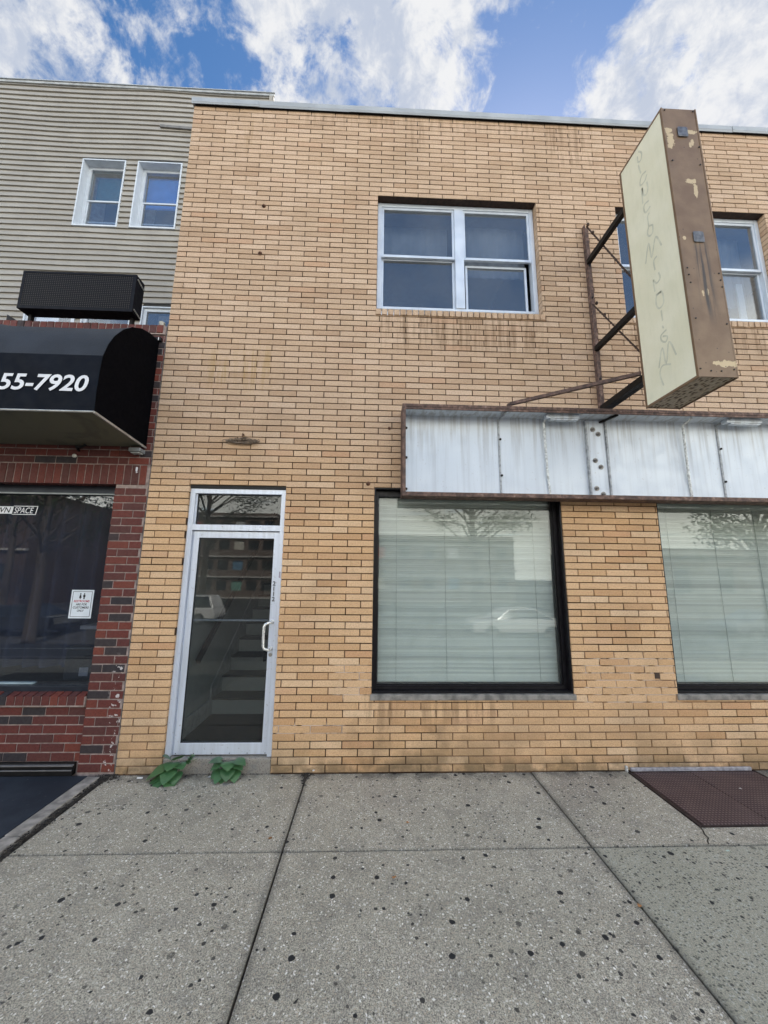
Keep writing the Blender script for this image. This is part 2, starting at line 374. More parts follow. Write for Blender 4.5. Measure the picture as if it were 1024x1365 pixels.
for o,lab in ((S1,'closed pale green grey blind in the shop window nearest the door'),(S2,'closed pale green grey blind in the shop window at the right edge')):
    t=thing('venetian_blind',((o[0]+o[1])/2,.2,.72),lab,'blind')
    mb=MB(); z=.735; x0,x1=o[0]+.06,o[1]-.05
    while z<2.50:
        sag=[random.uniform(-.0012,.0012) for _ in range(4)]; n=6; vs=[]; tl=random.uniform(-.003,.003)
        for i in range(n+1):
            x=x0+(x1-x0)*i/n; s=.0026*math.sin(i*1.3+z*6)+sag[i%4]*1.6
            vs+= [(x,.196+tl,z+s),(x,.2005,z+.0125+s),(x,.209-tl,z+.0235+s)]
        fs=[]
        for i in range(n): 
            for k in (0,1): fs.append((3*i+k,3*i+3+k,3*i+4+k,3*i+1+k))
        mb.add(vs,fs,True); z+=.0205
    mb.build('slats',BLM,t)
    MB().box(x0,x1,.195,.235,2.50,2.56).build('head_rail',BLM,t,.002)
    MB().box(x0,x1,.195,.215,.722,.735).build('bottom_rail',BLM,t,.002)
    c=MB()
    for fx in (.1,.38,.64,.9): c.bar((x0+(x1-x0)*fx,.193,.73),(x0+(x1-x0)*fx,.193,2.5),.003)
    c.build('cords',plain('cord',(.35,.37,.35),.9),t)

# ---- aluminium entrance door
dx0,dx1=-1.819,-.864
f=MB(); Y=.03
f.box(dx0,dx0+.05,Y,Y+.11,.125,2.60); f.box(dx1-.045,dx1,Y,Y+.11,.125,2.60); f.box(dx0+.05,dx1-.045,Y+.001,Y+.109,2.552,2.60); f.box(dx0+.05,dx1-.045,Y+.001,Y+.109,2.178,2.236)
f.box(dx0+.05,dx0+.062,Y+.03,Y+.1,2.237,2.551); f.box(dx0+.05,dx0+.066,Y+.04,Y+.1,.125,2.176)
f.box(dx0+.012,dx0+.02,Y-.006,Y-.001,.13,2.59); f.box(dx0+.033,dx0+.04,Y-.004,Y-.001,.13,2.59)
FR=f.build('door_frame',DA,yb,.003)
MB().box(dx0+.001,dx1-.001,.02,.14,2.601,2.634).build('head_gap',GASK,FR)
MB().box(dx0+.062,dx1-.046,Y+.05,Y+.056,2.237,2.551).build('transom_pane',GD,FR)
g_=MB(); a,b,c,d=dx0+.062,dx1-.045,2.236,2.552
g_.box(a,a+.006,Y+.04,Y+.05,c,d); g_.box(b-.006,b,Y+.04,Y+.05,c,d); g_.box(a+.006,b-.006,Y+.04,Y+.05,c,c+.006); g_.box(a+.006,b-.006,Y+.04,Y+.05,d-.006,d); g_.build('gasket',GASK,FR)
lx0,lx1,lz0,lz1=-1.753,-.912,.135,2.170; ly=Y+.022
dr=MB(); st=.052
dr.box(lx0,lx0+st,ly,ly+.044,lz0,lz1); dr.box(lx1-st,lx1,ly,ly+.044,lz0,lz1); dr.box(lx0+st,lx1-st,ly+.0006,ly+.0434,lz1-.065,lz1); dr.box(lx0+st,lx1-st,ly+.0006,ly+.0434,lz0,lz0+.098)
DO=dr.build('door',DA,yb,.003)
gx0,gx1,gz0,gz1=lx0+st,lx1-st,lz0+.098,lz1-.065
MB().box(gx0,gx1,ly+.018,ly+.024,gz0,gz1).build('door_pane',GD,DO)
g_=MB(); g_.box(gx0,gx0+.005,ly+.004,ly+.018,gz0,gz1); g_.box(gx1-.005,gx1,ly+.004,ly+.018,gz0,gz1); g_.box(gx0+.005,gx1-.005,ly+.004,ly+.018,gz0,gz0+.005); g_.box(gx0+.005,gx1-.005,ly+.004,ly+.018,gz1-.006,gz1); g_.build('gasket',GASK,DO)
MB().tube([(gx0+.003,ly+.05,1.308),(gx1-.003,ly+.05,1.308)],.011,10).build('push_bar',DA,DO)
hx=lx1-.020
def arc(pts): return pts
h=MB(); hp=[(hx,ly,1.300),(hx-.002,ly-.045,1.302),(hx-.018,ly-.068,1.300),(hx-.045,ly-.078,1.290),(hx-.056,ly-.08,1.268),(hx-.058,ly-.08,1.18),(hx-.056,ly-.08,1.085),(hx-.045,ly-.078,1.066),(hx-.018,ly-.068,1.055),(hx-.002,ly-.045,1.053),(hx,ly,1.055)]
h.tube(hp,.0125,12); h.disc((hx,ly,1.300),.018,.006); h.disc((hx,ly,1.055),.018,.006)
h.build('pull_handle',plain('handle_satin',(.68,.68,.66),.3,.6,var=.05),DO)
k=MB(); k.disc((hx-.002,ly,1.0),.017,.006); k.disc((hx-.002,ly-.006,1.0),.011,.004); k.build('lock_cylinder',plain('lock_metal',(.35,.34,.32),.35,.8),DO)
k=MB(); k.box(gx1-.05,gx1-.02,ly+.05,ly+.075,.93,1.03); k.tube([(gx1-.03,ly+.06,.99),(gx1-.032,ly+.06,.94),(gx1-.05,ly+.06,.93)],.006,8); k.build('inside_latch',BK,DO)
for i in range(6):
    k=MB(); k.disc((lx0+.02+i*(lx1-lx0-.04)/5,ly,lz0+.012),.004,.002); k.build('screw',BK,DO)
for i,chh in enumerate('2112'):
    text(chh,'street_number',plain('black_vinyl',(.01,.01,.01),.5) if i==0 else bpy.data.materials['black_vinyl'],DO,(lx1-.026,ly-.0005,1.645-i*.050),(1,0,0),(0,0,1),.042,.0006,bold=.025,align='CENTER')
MB().box(dx1-.026,dx1-.014,Y-.003,Y-.0005,1.72,1.78).build('frame_sticker',plain('mauve_sticker',(.35,.3,.36),.6),FR)
MB().box(lx1+.001,dx1-.046,ly+.01,ly+.03,lz0,lz1).build('weather_strip',GASK,FR)
# threshold step
def step_mat():
    m=M('pebbled_concrete'); v=m.vor(70); c=m.mix(m.mr(v[0],.0,.5),(.11,.085,.06),(.26,.235,.20)); c=m.mix(m.mr(m.noise(9,4),.5,.7),c,(.20,.19,.17))
    return m.bsdf(c,.9,0.,m.bump(v[0],.6,.006))
st=MB(); st.box(dx0-.001,dx1+.001,.006,.22,-.05,.122); st.build('door_step',step_mat(),yb,.01,3)
# stairwell behind the door
PW=plain('pale_green_paint',(.70,.72,.68),.7,var=.04); WP=plain('white_trim',(.72,.73,.72),.6)
sw=MB(); sw.box(-2.0,-1.86,.2,5.5,.0,3.1); sw.build('stairwell_wall',PW,yb)
sk=MB(); sk.prism([(.2,.12),(1.06,.12),(1.06,.30),(.2,.30)],'x',-1.86,-1.84); sk.prism([(1.06,.12),(1.06,.44),(4.75,3.1),(5.1,3.1),(1.5,.4)],'x',-1.86,-1.845); sk.build('skirting',WP,yb)
MB().box(-1.86,-.75,.2,1.11,.0,.118).build('lobby_floor',ROOMW,yb)
mt=MB(); mt.box(-1.835,-.78,.215,1.09,.118,.128); tag(mt.build('door_mat',plain('charcoal_mat',(.012,.012,.013),1.,var=.5,scale=90,bump=.8,bscale=200)),'dark charcoal mat on the lobby floor inside the aluminium door','mat')
ss=MB(); tr=MB()
for i in range(12):
    y=1.11+i*.27; z=.118+i*.185
    ss.box(-1.845,-.75,y,y+.28,z if i else .0,z+.165); tr.box(-1.845,-.75,y-.025,y+.27,z+.166,z+.185)
    tr.box(-1.70,-.85,y-.03,y+.2,z+.1855,z+.191)
S_=ss.build('stairs',PW,yb); tr.build('tread',plain('dark_tread',(.06,.055,.05),.7),S_)
MB().bar((-1.80,.5,.84),(-1.80,3.6,3.1),.035,.06).build('handrail',plain('brown_rail',(.05,.028,.018),.5),yb)

# ---- small things on the facade
RUST=plain('brown_rust',(.13,.065,.04),.8,.2,var=.6,scale=25,bump=.6)
def anchor(x,z,r,lab):
    m_=MB(); m_.disc((x,.012,z),r,.018,n=9); m_.ball((x,-.012,z),r*.6,5); tag(m_.build('wall_anchor',RUST,fix=True),lab,'anchor','old metal anchors left in the brick wall')
anchor(-1.295,5.946,.024,'upper of two rusty anchors in the bare brickwork left of the upstairs window')
anchor(-1.297,5.318,.024,'lower of two rusty anchors in the bare brickwork left of the upstairs window')
anchor(-.034,2.674,.022,'rusty round anchor at the top left corner of the black framed shop window')
anchor(.176,3.276,.016,'small pale anchor in the brick just left of the empty sign cabinet')
anchor(2.72,.95,.001,'x') if False else None
t=thing('wire_bundle',(-1.32,-.01,3.09),'brown wire bundle coiled flat on the brick above the aluminium door','wire')
w=MB(); random.seed(3)
for k in range(9):
    a=random.uniform(.10,.19); h=random.uniform(.010,.028); ph=random.uniform(0,6); cx=-1.335+random.uniform(-.03,.03)
    pts=[(cx+a*math.cos(q*2*math.pi/22+ph),-.012-.004*k+.01*math.sin(q*3),3.09+h*math.sin(q*2*math.pi/22+ph)+.006*math.sin(q*1.7+k)) for q in range(20)]
    w.tube(pts,.0034,5)
w.build('coil',plain('old_wire',(.16,.12,.085),.8,var=.4),t)
p=MB(); p.tube([(-1.324,.01,3.165),(-1.324,-.03,3.165)],.009,8); p.tube([(-1.324,-.028,3.165),(-1.33,-.03,3.09)],.004,6); p.build('peg',RUST,t)
random.seed(11)

MB().box(2.755,2.805,-.0025,.02,.803,.858).build('brick_hole',plain('hole_brown',(.07,.045,.03),.9,var=.4),yb)
# ================================================================== CABINET SIGN (empty light box)
def panel_mat():
    m=M('weathered_white_panel'); X,Y,Z=m.xyz(); s=m.noise(1,5,m.scl(m.pos(),(22,8,.9)),.6)
    c=m.mix(m.mr(s,.42,.75),(.62,.67,.73),(.54,.58,.63)); up=m.mr(Z,2.75,3.42)
    c=m.mix(m.ma('MULTIPLY',m.mr(s,.45,.66),m.ma('MULTIPLY',up,.5)),c,(.32,.31,.29))
    c=m.mix(m.mr(m.noise(60,3),.66,.75,0,.5),c,(.30,.24,.19))
    return m.bsdf(c,m.mr(m.noise(8,3),.3,.7,.4,.6),.1,m.bump(m.noise(3,3),.25,.006))
PN=panel_mat()
def rusty_brown():
    m=M('rusty_brown_steel'); f=m.noise(18,6,rough=.7); c=m.ramp(f,[(.35,(.06,.038,.032)),(.5,(.12,.075,.06)),(.6,(.20,.12,.09)),(.72,(.34,.27,.24))])
    return m.bsdf(c,.8,.1,m.bump(m.noise(70,4),.6,.003))
RBS=rusty_brown()
CX0,CX1,CZ0,CZ1,CY=.298,7.0,2.512,3.452,-.215
SG=plain('seam_grey',(.33,.345,.36),.6,var=.35,scale=30)
sg=thing('sign_cabinet',(3.6,-.1,2.5),'long empty white sign cabinet in a rusty brown frame above the shop windows','sign')
mb=MB(); mb.box(CX0+.02,CX1,-.024,-.004,CZ0+.03,CZ1-.03); BP=mb.build('back_panel',PN,sg)
mb=MB(); mb.prism([(CY+.012,CZ1-.035),(CY+.012,CZ1-.004),(-.006,CZ1-.004),(-.006,CZ1-.04)],'x',CX0+.01,CX1); mb.build('top_panel',PN,sg)
mb=MB(); mb.box(CX0+.004,CX0+.014,CY+.012,-.004,CZ0+.03,CZ1-.04); mb.build('end_panel',PN,sg)
mb=MB(); mb.box(CX0+.01,CX1,CY+.012,-.006,CZ0+.010,CZ0+.022); mb.build('bottom_panel',RBS,sg)
mb=MB(); mb.box(CX0,CX1,CY-.003,CY+.03,CZ1-.028,CZ1+.004); mb.box(CX0+.03,CX1,CY-.001,CY+.012,CZ1-.052,CZ1-.03); mb.build('top_rail',RBS,sg,.002)
mb=MB(); mb.box(CX0,CX1,CY-.003,CY+.03,CZ0,CZ0+.040); mb.build('bottom_rail',RBS,sg,.002)
mb=MB(); mb.box(CX0,CX0+.032,CY-.004,CY+.008,CZ0+.001,CZ1-.0); mb.box(CX0-.002,CX0+.003,CY,.002,CZ0+.002,CZ1-.002); mb.build('side_rail',RBS,sg,.002)
mb=MB(); mb.box(.33,.445,-.034,-.0245,CZ0+.05,CZ1-.06); fl=mb.build('flange',PN,sg,.002)
bolt_m=plain('dull_bolt',(.22,.21,.20),.5,.7,var=.4)
for z in (2.62,2.95,3.27):
    MB().disc((.352,-.034,z),.013,.012,n=8).build('bolt',BK,sg)
for x,bz in ((1.325,(2.78,3.17)),(3.70,(2.76,3.12)),(5.3,(2.8,3.1))):
    m_=MB(); m_.box(x-.010,x+.010,-.034,-.0245,CZ0+.05,CZ1-.06); m_.bar((x,-.03,CZ1-.075),(x+.03,CY+.03,CZ1-.045),.016); m_.build('seam_strip',SG,sg,.002)
    for z in bz: MB().disc((x+.012,-.034,z),.012,.01,n=8).build('bolt',BK,sg)
for x in (1.805,3.305,4.9):
    pts=[(x+.03,-.03,CZ0+.04),(x+.008,-.045,CZ0+.3),(x,-.055,CZ0+.55),(x-.012,-.07,CZ1-.10),(x+.01,CY+.05,CZ1-.05)]
    mm=plain('flaking_white',(.62,.63,.62),.6,var=.35,scale=45) if x<2 else bpy.data.materials['flaking_white']
    MB().tube(pts,.012,8).build('stiffener_rod',mm,sg)
pl=MB(); pl.box(2.268,2.455,-.040,-.0245,CZ0+.05,CZ1-.05); pl.build('mounting_plate',PN,sg,.002)
for a in (2.246,2.458): MB().box(a,a+.016,-.058,-.0245,CZ0+.05,CZ1-.05).build('plate_shadow_strip',SG,sg,.002)  # darker grey strips stand for the shadow gaps at the plate edges
for (x,z) in ((2.33,3.30),(2.385,3.25),(2.33,2.96),(2.385,2.89),(2.32,2.66),(2.385,2.60)):
    b=MB(); b.disc((x,-.040,z),.026,.006,n=12); b.disc((x,-.046,z),.015,.016,n=6); b.ball((x,-.062,z),.010,5); b.build('bolt',bolt_m,sg)
for x in (2.25,5.0): MB().bar((x+.16,-.03,CZ1-.07),(x+.27,CY+.03,CZ1-.045),.02,.02).build('brace',BK,sg)
for x0,x1 in ((1.78,2.13),(3.70,4.08),(5.4,5.8)):
    m_=MB(); m_.box(x0,x1,-.16,-.09,CZ1-.085,CZ1-.042); m_.box(x0+.05,x1-.01,-.15,-.10,CZ1-.10,CZ1-.086); m_.build('lamp_holder',PN,sg,.003)
for x in (.9,1.6,2.4,3.2,3.9,4.6): MB().disc((x,CY+.05,CZ0+.01),.013,.02,axis='z',n=8).build('drain_stub',BK,sg)

# ================================================================== PROJECTING SIGN
def cream_mat():
    m=M('cream_sign_face'); f=m.noise(3,5); c=m.mix(m.mr(f,.35,.7),(.80,.775,.58),(.86,.835,.65)); c=m.mix(m.mr(m.noise(1,4,m.scl(m.pos(),(1,30,6))),.45,.75,0,.2),c,(.62,.62,.44)); c=m.mix(m.mr(m.noise(90,3,rough=.8),.55,.75,0,.25),c,(.50,.52,.38))
    return m.bsdf(c,.4,0.,m.bump(m.noise(4,3),.15,.004),.4)
def brown_mat():
    m=M('brown_painted_steel'); X,Y,Z=m.xyz(); f=m.noise(6,5); c=m.mix(m.mr(f,.35,.7),(.165,.098,.052),(.215,.137,.077))
    nz=m.noise(26,4,rough=.6)
    for (x,z,rx,rz) in ((2.462,5.49,.035,.03),(2.47,5.39,.032,.09),(2.65,5.487,.055,.022),(2.655,5.38,.014,.04),(2.60,4.985,.045,.028),(2.62,4.90,.018,.075),(2.635,5.36,.012,.03),(2.55,3.945,.01,.028),(2.585,3.955,.012,.03),(2.645,3.345,.10,.028),(2.465,4.43,.012,.018)):
        dx=m.ma('DIVIDE',m.ma('SUBTRACT',X,x),rx); dz=m.ma('DIVIDE',m.ma('SUBTRACT',Z,z),rz)
        d=m.ma('SQRT',m.ma('ADD',m.ma('MULTIPLY',dx,dx),m.ma('MULTIPLY',dz,dz))); d=m.ma('ADD',d,m.ma('MULTIPLY',m.ma('SUBTRACT',nz,.5),2.4))
        c=m.mix(m.mr(d,.98,.86),c,(.52,.40,.24))
    v=m.vor(16)[0]; c=m.mix(m.mr(v,.085,.06),c,(.025,.018,.015))
    st=m.noise(1,4,m.scl(m.pos(),(26,8,1.2))); q=boxmask(m,X,Z,2.53,2.64,3.75,4.42,.03,.12); c=m.mix(m.ma('MULTIPLY',q,m.mr(st,.45,.6)),c,(.045,.034,.026))
    c=m.mix(m.mr(m.noise(1.2,3,m.scl(m.pos(),(3,1,1))),.55,.8,0,.3),c,(.05,.04,.03))
    return m.bsdf(c,.55,.1,m.bump(m.noise(50,4),.25,.003))
def flaky_mat():
    m=M('flaking_rust'); v=m.vor(22,m.scl(m.pos(),(1.6,1,1))); f=m.ma('ADD',v[0],m.ma('MULTIPLY',m.noise(30,5),.5)); c=m.ramp(f,[(.3,(.03,.02,.016)),(.5,(.10,.07,.05)),(.62,(.27,.22,.16)),(.8,(.36,.31,.24))])
    return m.bsdf(c,.9,0.,m.bump(f,.9,.015))
PX0,PX1,PY0,PY1,PZ0,PZ1=2.42,2.728,-1.232,-.69,3.238,5.722
CR=cream_mat(); BN=brown_mat(); FK=flaky_mat()
ps=thing('projecting_sign',(2.57,-.6,3.24),'tall narrow brown box sign with a blank cream face on black struts above the cabinet','sign')
mb=MB(); 
mb.box(PX0+.012,PX1-.012,PY0,PY0+.01,PZ0,PZ1-1.225); mb.box(PX0+.012,PX1-.012,PY0+.003,PY0+.013,PZ1-1.225,PZ1)
mb.box(PX0+.012,PX1-.012,PY1-.01,PY1,PZ0,PZ1); mb.box(PX0+.012,PX1-.012,PY0+.013,PY1-.01,PZ1-.01,PZ1)
mb.build('casing',BN,ps)
mb=MB(); mb.box(PX0+.014,PX1-.014,PY0+.013,PY1-.012,PZ0+.004,PZ0+.012); mb.build('underside',FK,ps)
for xf,xr in ((PX0,PX0+.011),(PX1-.011,PX1)):
    r=MB(); e=.020
    r.box(xf,xr,PY0-.001,PY0+e,PZ0-.004,PZ1+.004); r.box(xf,xr,PY1-e,PY1+.001,PZ0-.004,PZ1+.004); r.box(xf,xr,PY0+e,PY1-e,PZ1-e+.004,PZ1+.004); r.box(xf,xr,PY0+e,PY1-e,PZ0-.004,PZ0+e-.004)
    r.build('edge_trim',BN,ps,.001)
    xa=xf+.003 if xf==PX0 else xr-.008
    MB().box(xa,xa+.005,PY0+e,PY1-e,PZ0+e-.004,PZ1-e+.004).build('face_panel',CR,ps)
for z in (5.475,4.445):
    q=MB(); q.prism([(2.54,z-.05),(2.615,z-.05),(2.622,z-.042),(2.622,z+.04),(2.612,z+.05),(2.542,z+.05),(2.534,z+.04),(2.534,z-.044)],'y',PY0-.008,PY0-.0005); q.build('steel_plate',plain('grey_steel',(.14,.14,.145),.5,.6,var=.4,scale=30) if z>5 else bpy.data.materials['grey_steel'],ps,.004)
    for (a,b) in ((-.032,-.04),(.032,-.04),(-.032,.04),(.032,.04)):
        pass
cb=MB()
for (x,z) in ((2.45,5.70),(2.70,5.70),(2.705,5.33),(2.44,3.30),(2.52,3.285),(2.60,3.285),(2.70,3.30),(2.455,5.18),(2.69,5.15),(2.45,4.16),(2.455,4.1),(2.46,4.03),(2.70,4.12),(2.705,4.06),(2.71,4.0),(2.46,3.72),(2.70,3.68)):
    MB().disc((x,PY0+.0005,z),.0065,.004,n=8).build('rivet',BK,ps)
# ghost strokes of old lettering, thin raised paint film
ST=[[(-0.946,5.657),(-0.979,5.596),(-0.965,5.542),(-0.931,5.556),(-0.929,5.622)],[(-0.927,5.53),(-0.939,5.442),(-0.947,5.416)],[(-1.004,5.364),(-0.954,5.382),(-0.925,5.347),(-0.925,5.306),(-0.976,5.293),(-1.004,5.328)],[(-0.994,5.26),(-1.0,5.194),(-0.978,5.15),(-0.947,5.177),(-0.936,5.261),(-0.925,5.108)],[(-0.994,5.063),(-0.945,5.08),(-0.928,5.049),(-0.943,4.993),(-1.001,4.996)],[(-0.982,4.949),(-0.957,4.929),(-0.959,4.829)],[(-1.0,4.804),(-0.959,4.829),(-0.934,4.778),(-0.956,4.736),(-0.99,4.739),(-1.0,4.804)],[(-0.875,4.529),(-0.932,4.684),(-0.948,4.526),(-1.012,4.668),(-1.061,4.535)],[(-1.002,4.488),(-0.962,4.475),(-0.965,4.384)],[(-0.997,4.333),(-1.005,4.27),(-0.962,4.257),(-0.934,4.313),(-0.935,4.199)],[(-0.998,4.146),(-0.944,4.14),(-0.934,4.068),(-0.961,4.017),(-1.01,4.037),(-1.003,4.141),(-0.941,4.158)],[(-0.974,3.987),(-0.976,3.887)],[(-0.965,3.847),(-0.977,3.818)],[(-1.001,3.787),(-0.943,3.775),(-0.941,3.728),(-0.981,3.691),(-1.002,3.724),(-0.957,3.756)],[(-0.88,3.511),(-0.937,3.663),(-0.959,3.506),(-1.011,3.671),(-1.063,3.52)],[(-1.003,3.475),(-0.92,3.511),(-0.883,3.456),(-0.906,3.34)]]
gh=MB(); w=.0075
for pts in ST:
    P=[Vector((0,a,b)) for a,b in pts]
    # smooth by Catmull-Rom
    Q=[]
    for i in range(len(P)-1):
        p0=P[max(i-1,0)];p1=P[i];p2=P[i+1];p3=P[min(i+2,len(P)-1)]
        for k in range(5):
            t=k/5; Q.append(.5*((2*p1)+(p2-p0)*t+(2*p0-5*p1+4*p2-p3)*t*t+(3*p1-p0-3*p2+p3)*t**3))
    Q.append(P[-1]); L=[];Rr=[]
    for i,q in enumerate(Q):
        d=(Q[min(i+1,len(Q)-1)]-Q[max(i-1,0)]).normalized(); nn=Vector((0,-d.z,d.y))*w
        L.append(q+nn);Rr.append(q-nn)
    vs=[]
    for a,b in zip(L,Rr): vs+=[(PX0+.0022,a.y,a.z),(PX0+.0022,b.y,b.z)]
    gh.add(vs,[(2*i,2*i+1,2*i+3,2*i+2) for i in range(len(Q)-1)])
gh.build('ghost_lettering',plain('faded_letter_film',(.64,.64,.50),.5,var=.12),ps)
# bracketry
mb=MB(); mb.box(2.437,2.507,-.012,.0,3.47,5.83); mb.box(2.437,2.449,-.05,-.012,3.47,5.83); mb.build('wall_rail',RBS,ps,.002)
for z,hh in ((5.325,.055),(4.235,.055),(3.535,.06)):
    mb=MB(); mb.box(2.425,2.470,-.70,-.05,z-hh/2,z-hh/2+.008); mb.box(2.425,2.433,-.70,-.05,z-hh/2+.008,z+hh/2); mb.box(2.433,2.470,-.70,-.05,z+hh/2-.008,z+hh/2)
    if z<4: mb.box(2.49,2.53,-.70,-.05,z-.02,z-.012); mb.box(2.522,2.53,-.70,-.05,z-.012,z+.03)
    mb.build('strut',BK,ps)
MB().bar((2.47,-.045,5.81),(2.45,-.70,4.50),.014,.014,twist=38,segs=110).build('twisted_rod',plain('dark_rust',(.06,.035,.025),.8,.2,var=.5,scale=40),ps)
MB().bar((2.455,-.045,4.79),(2.45,-.70,3.74),.013,.013,twist=34,segs=100).build('twisted_rod',bpy.data.materials['dark_rust'],ps)
for (y,z) in ((-.08,5.80),(-.15,5.62),(-.10,4.76),(-.21,4.53)): MB().ball((2.465,y,z),.018,5,(.9,1,1.2)).build('rod_coupling',bpy.data.materials['dark_rust'],ps)
MB().bar((1.425,-.12,3.525),(2.425,-.67,3.585),.032,.032).build('lateral_brace',RBS,ps)
mb=MB(); mb.box(1.40,1.44,-.13,-.09,3.44,3.53); mb.build('brace_foot',RBS,ps)
for z in (5.32,4.9,4.24,3.9): MB().disc((2.48,-.012,z),.012,.012,n=6).build('rail_bolt',BK,ps)

# ================================================================== RED BRICK STOREFRONT (left)
rs=thing('red_brick_storefront',(-4.5,0,0),'single storey red brick storefront with a dark display window at the left edge','building')
RX1=-2.219; RX0=-8.0; JL=-2.545
mb=MB(); RC=.0757; rj=.011
courses(mb,JL,RX1-.012,.02,RC,34,.205,rj,[],0.0,.10,off0=.0,wob=.002)
mb.build('brick_pier',RB,rs)
mb=MB(); courses(mb,JL,RX1-.012,2.832,RC,19,.205,rj,[],0.0,.10,off0=.1,wob=.002); mb.build('upper_pier',RB,rs)
mb=MB(); courses(mb,RX0,JL-.004,.10,RC,6,.205,rj,[],.028,.10,off0=.07); mb.build('brick_apron',RB,rs)
mb=MB(); courses(mb,RX0,JL-.004,2.832,RC,19,.205,rj,[],.0,.10,off0=.13); mb.build('brick_fascia',RB,rs)
mb=MB(); x=RX0
while x<RX1-.05: brick(mb,x,x+.064,2.620,2.820,-.002,.10,.003); x+=.0757
mb.build('soldier_course',RB,rs)
mb=MB(); x=RX0
while x<JL-.07:
    y0=-.015; mb.add([(x,y0,.575),(x+.064,y0,.575),(x+.064,y0,.652),(x,y0,.652),(x,.05,.575),(x+.064,.05,.575),(x+.064,.05,.675),(x,.05,.675)],[(0,1,2,3),(3,2,6,7),(1,5,6,2),(0,3,7,4),(0,4,5,1)]); x+=.0757
mb.build('rowlock_sill',RB,rs)
mb=MB(); x=RX0
while x<RX1-.05: brick(mb,x,x+.066,4.285,4.375,-.02,.24,.004,.004); x+=.0757
mb.build('parapet_coping',RB,rs)
mb=MB(); mb.box(JL+.004,RX1-.010,.007,.3,-.1,4.29); mb.box(RX0,JL-.002,.036,.25,-.1,.58); mb.box(RX0,JL-.008,-.008,.055,.56,.645); mb.box(RX0,JL+.004,.007,.3,2.625,4.29); mb.box(RX0,RX1-.012,-.012,.24,4.27,4.368)
mb.build('pale_mortar_bed',RM,rs)
gp=MB()
z=0
while z<4.3:
    gp.box(RX1-.012,RX1+.003,.004+random.uniform(0,.004),.06,z,z+.2); z+=.2
gp.build('caulk_joint',GM,rs)
mb=MB(); mb.box(RX0,JL-.03,.0,.03,.0,.098); mb.box(RX0,JL-.03,-.02,.02,.0,.045); mb.build('kick_strip',BK,rs,.003)
mb=MB(); mb.box(RX0,JL-.03,-.022,.0,.078,.086); mb.box(RX0,JL-.03,-.03,-.021,.045,.052); mb.build('strip_edge',plain('pale_strip',(.16,.15,.145),.8),rs)
mb=MB(); wz0,wz1=.70,2.62
mb.box(RX0,JL-.002,.056,.2,wz0-.12,wz0+.02); mb.box(RX0,JL-.002,.11,.2,2.54,2.624); mb.box(JL-.03,JL-.001,.11,.2,wz0+.02,2.54)
FF=mb.build('display_frame',plain('dark_blue_metal',(.02,.025,.035),.4,.3),rs,.003)
MB().box(RX0,JL-.03,.135,.141,wz0+.02,2.54).build('pane',GN,FF)
MB().box(RX0,-3.13,.11,.16,wz0+.021,wz0+.034).build('sill_trim',plain('pale_teal_trim',(.32,.4,.42),.5),FF)
MB().box(RX0,JL-.04,.10,.108,2.53,2.545).build('head_trim',plain('grey_trim',(.25,.27,.27),.5),FF)
mb=MB(); mb.box(RX0,RX1-.03,.3,1.98,4.05,4.15); mb.build('flat_roof',bpy.data.materials['roof_felt'],rs)
mb=MB(); mb.box(RX0,RX1-.03,1.8,1.98,0,4.05); mb.box(RX0,RX1-.03,.3,1.8,-.1,.55); mb.build('shop_back_wall',DARK,rs)
mb=MB(); mb.box(RX1-.03-.1,RX1-.03,.3,1.8,.55,4.05); mb.build('shop_side_wall',ROOMW,rs)
# lettering on the glass
WV=plain('white_vinyl',(.75,.75,.77),.6,var=.05); BV=bpy.data.materials['black_vinyl']
def gx(x): return x*1.0363
def gz(z): return 1.75+(z-1.75)*1.0363
ld=thing('window_lettering',(gx(-3.45),.13,gz(2.31)),'WN SPACE lettering in white boxes on the dark window glass','lettering')
zb,zt=gz(2.308),gz(2.380); xw,xs,xe=gx(-3.502),gx(-3.488),gx(-3.262)
MB().prism([(xw-.60,zb),(xs,zb),(xs+.008,zt),(xw-.60,zt)],'y',.1325,.134).build('white_box',WV,ld)
text('WN','black_letters',BV,ld,(xs-.155,.1320,zb+.010),(1,0,0),(0,0,1),.055,.0004,shear=.2,bold=.01,width=.14)
bx=MB(); e=.006
bx.box(xs+.001,xe,.1325,.134,zb-.008,zb-.002); bx.box(xs+.008,xe+.01,.1325,.134,zt+.001,zt+.007); bx.prism([(xe-e,zb-.002),(xe,zb-.002),(xe+.012,zt+.001),(xe+.005,zt+.001)],'y',.1325,.134); bx.build('outline_box',WV,ld)
text('SPACE','white_letters',WV,ld,(xs+.018,.1325,zb+.006),(1,0,0),(0,0,1),.060,.0004,shear=.2,width=.19)
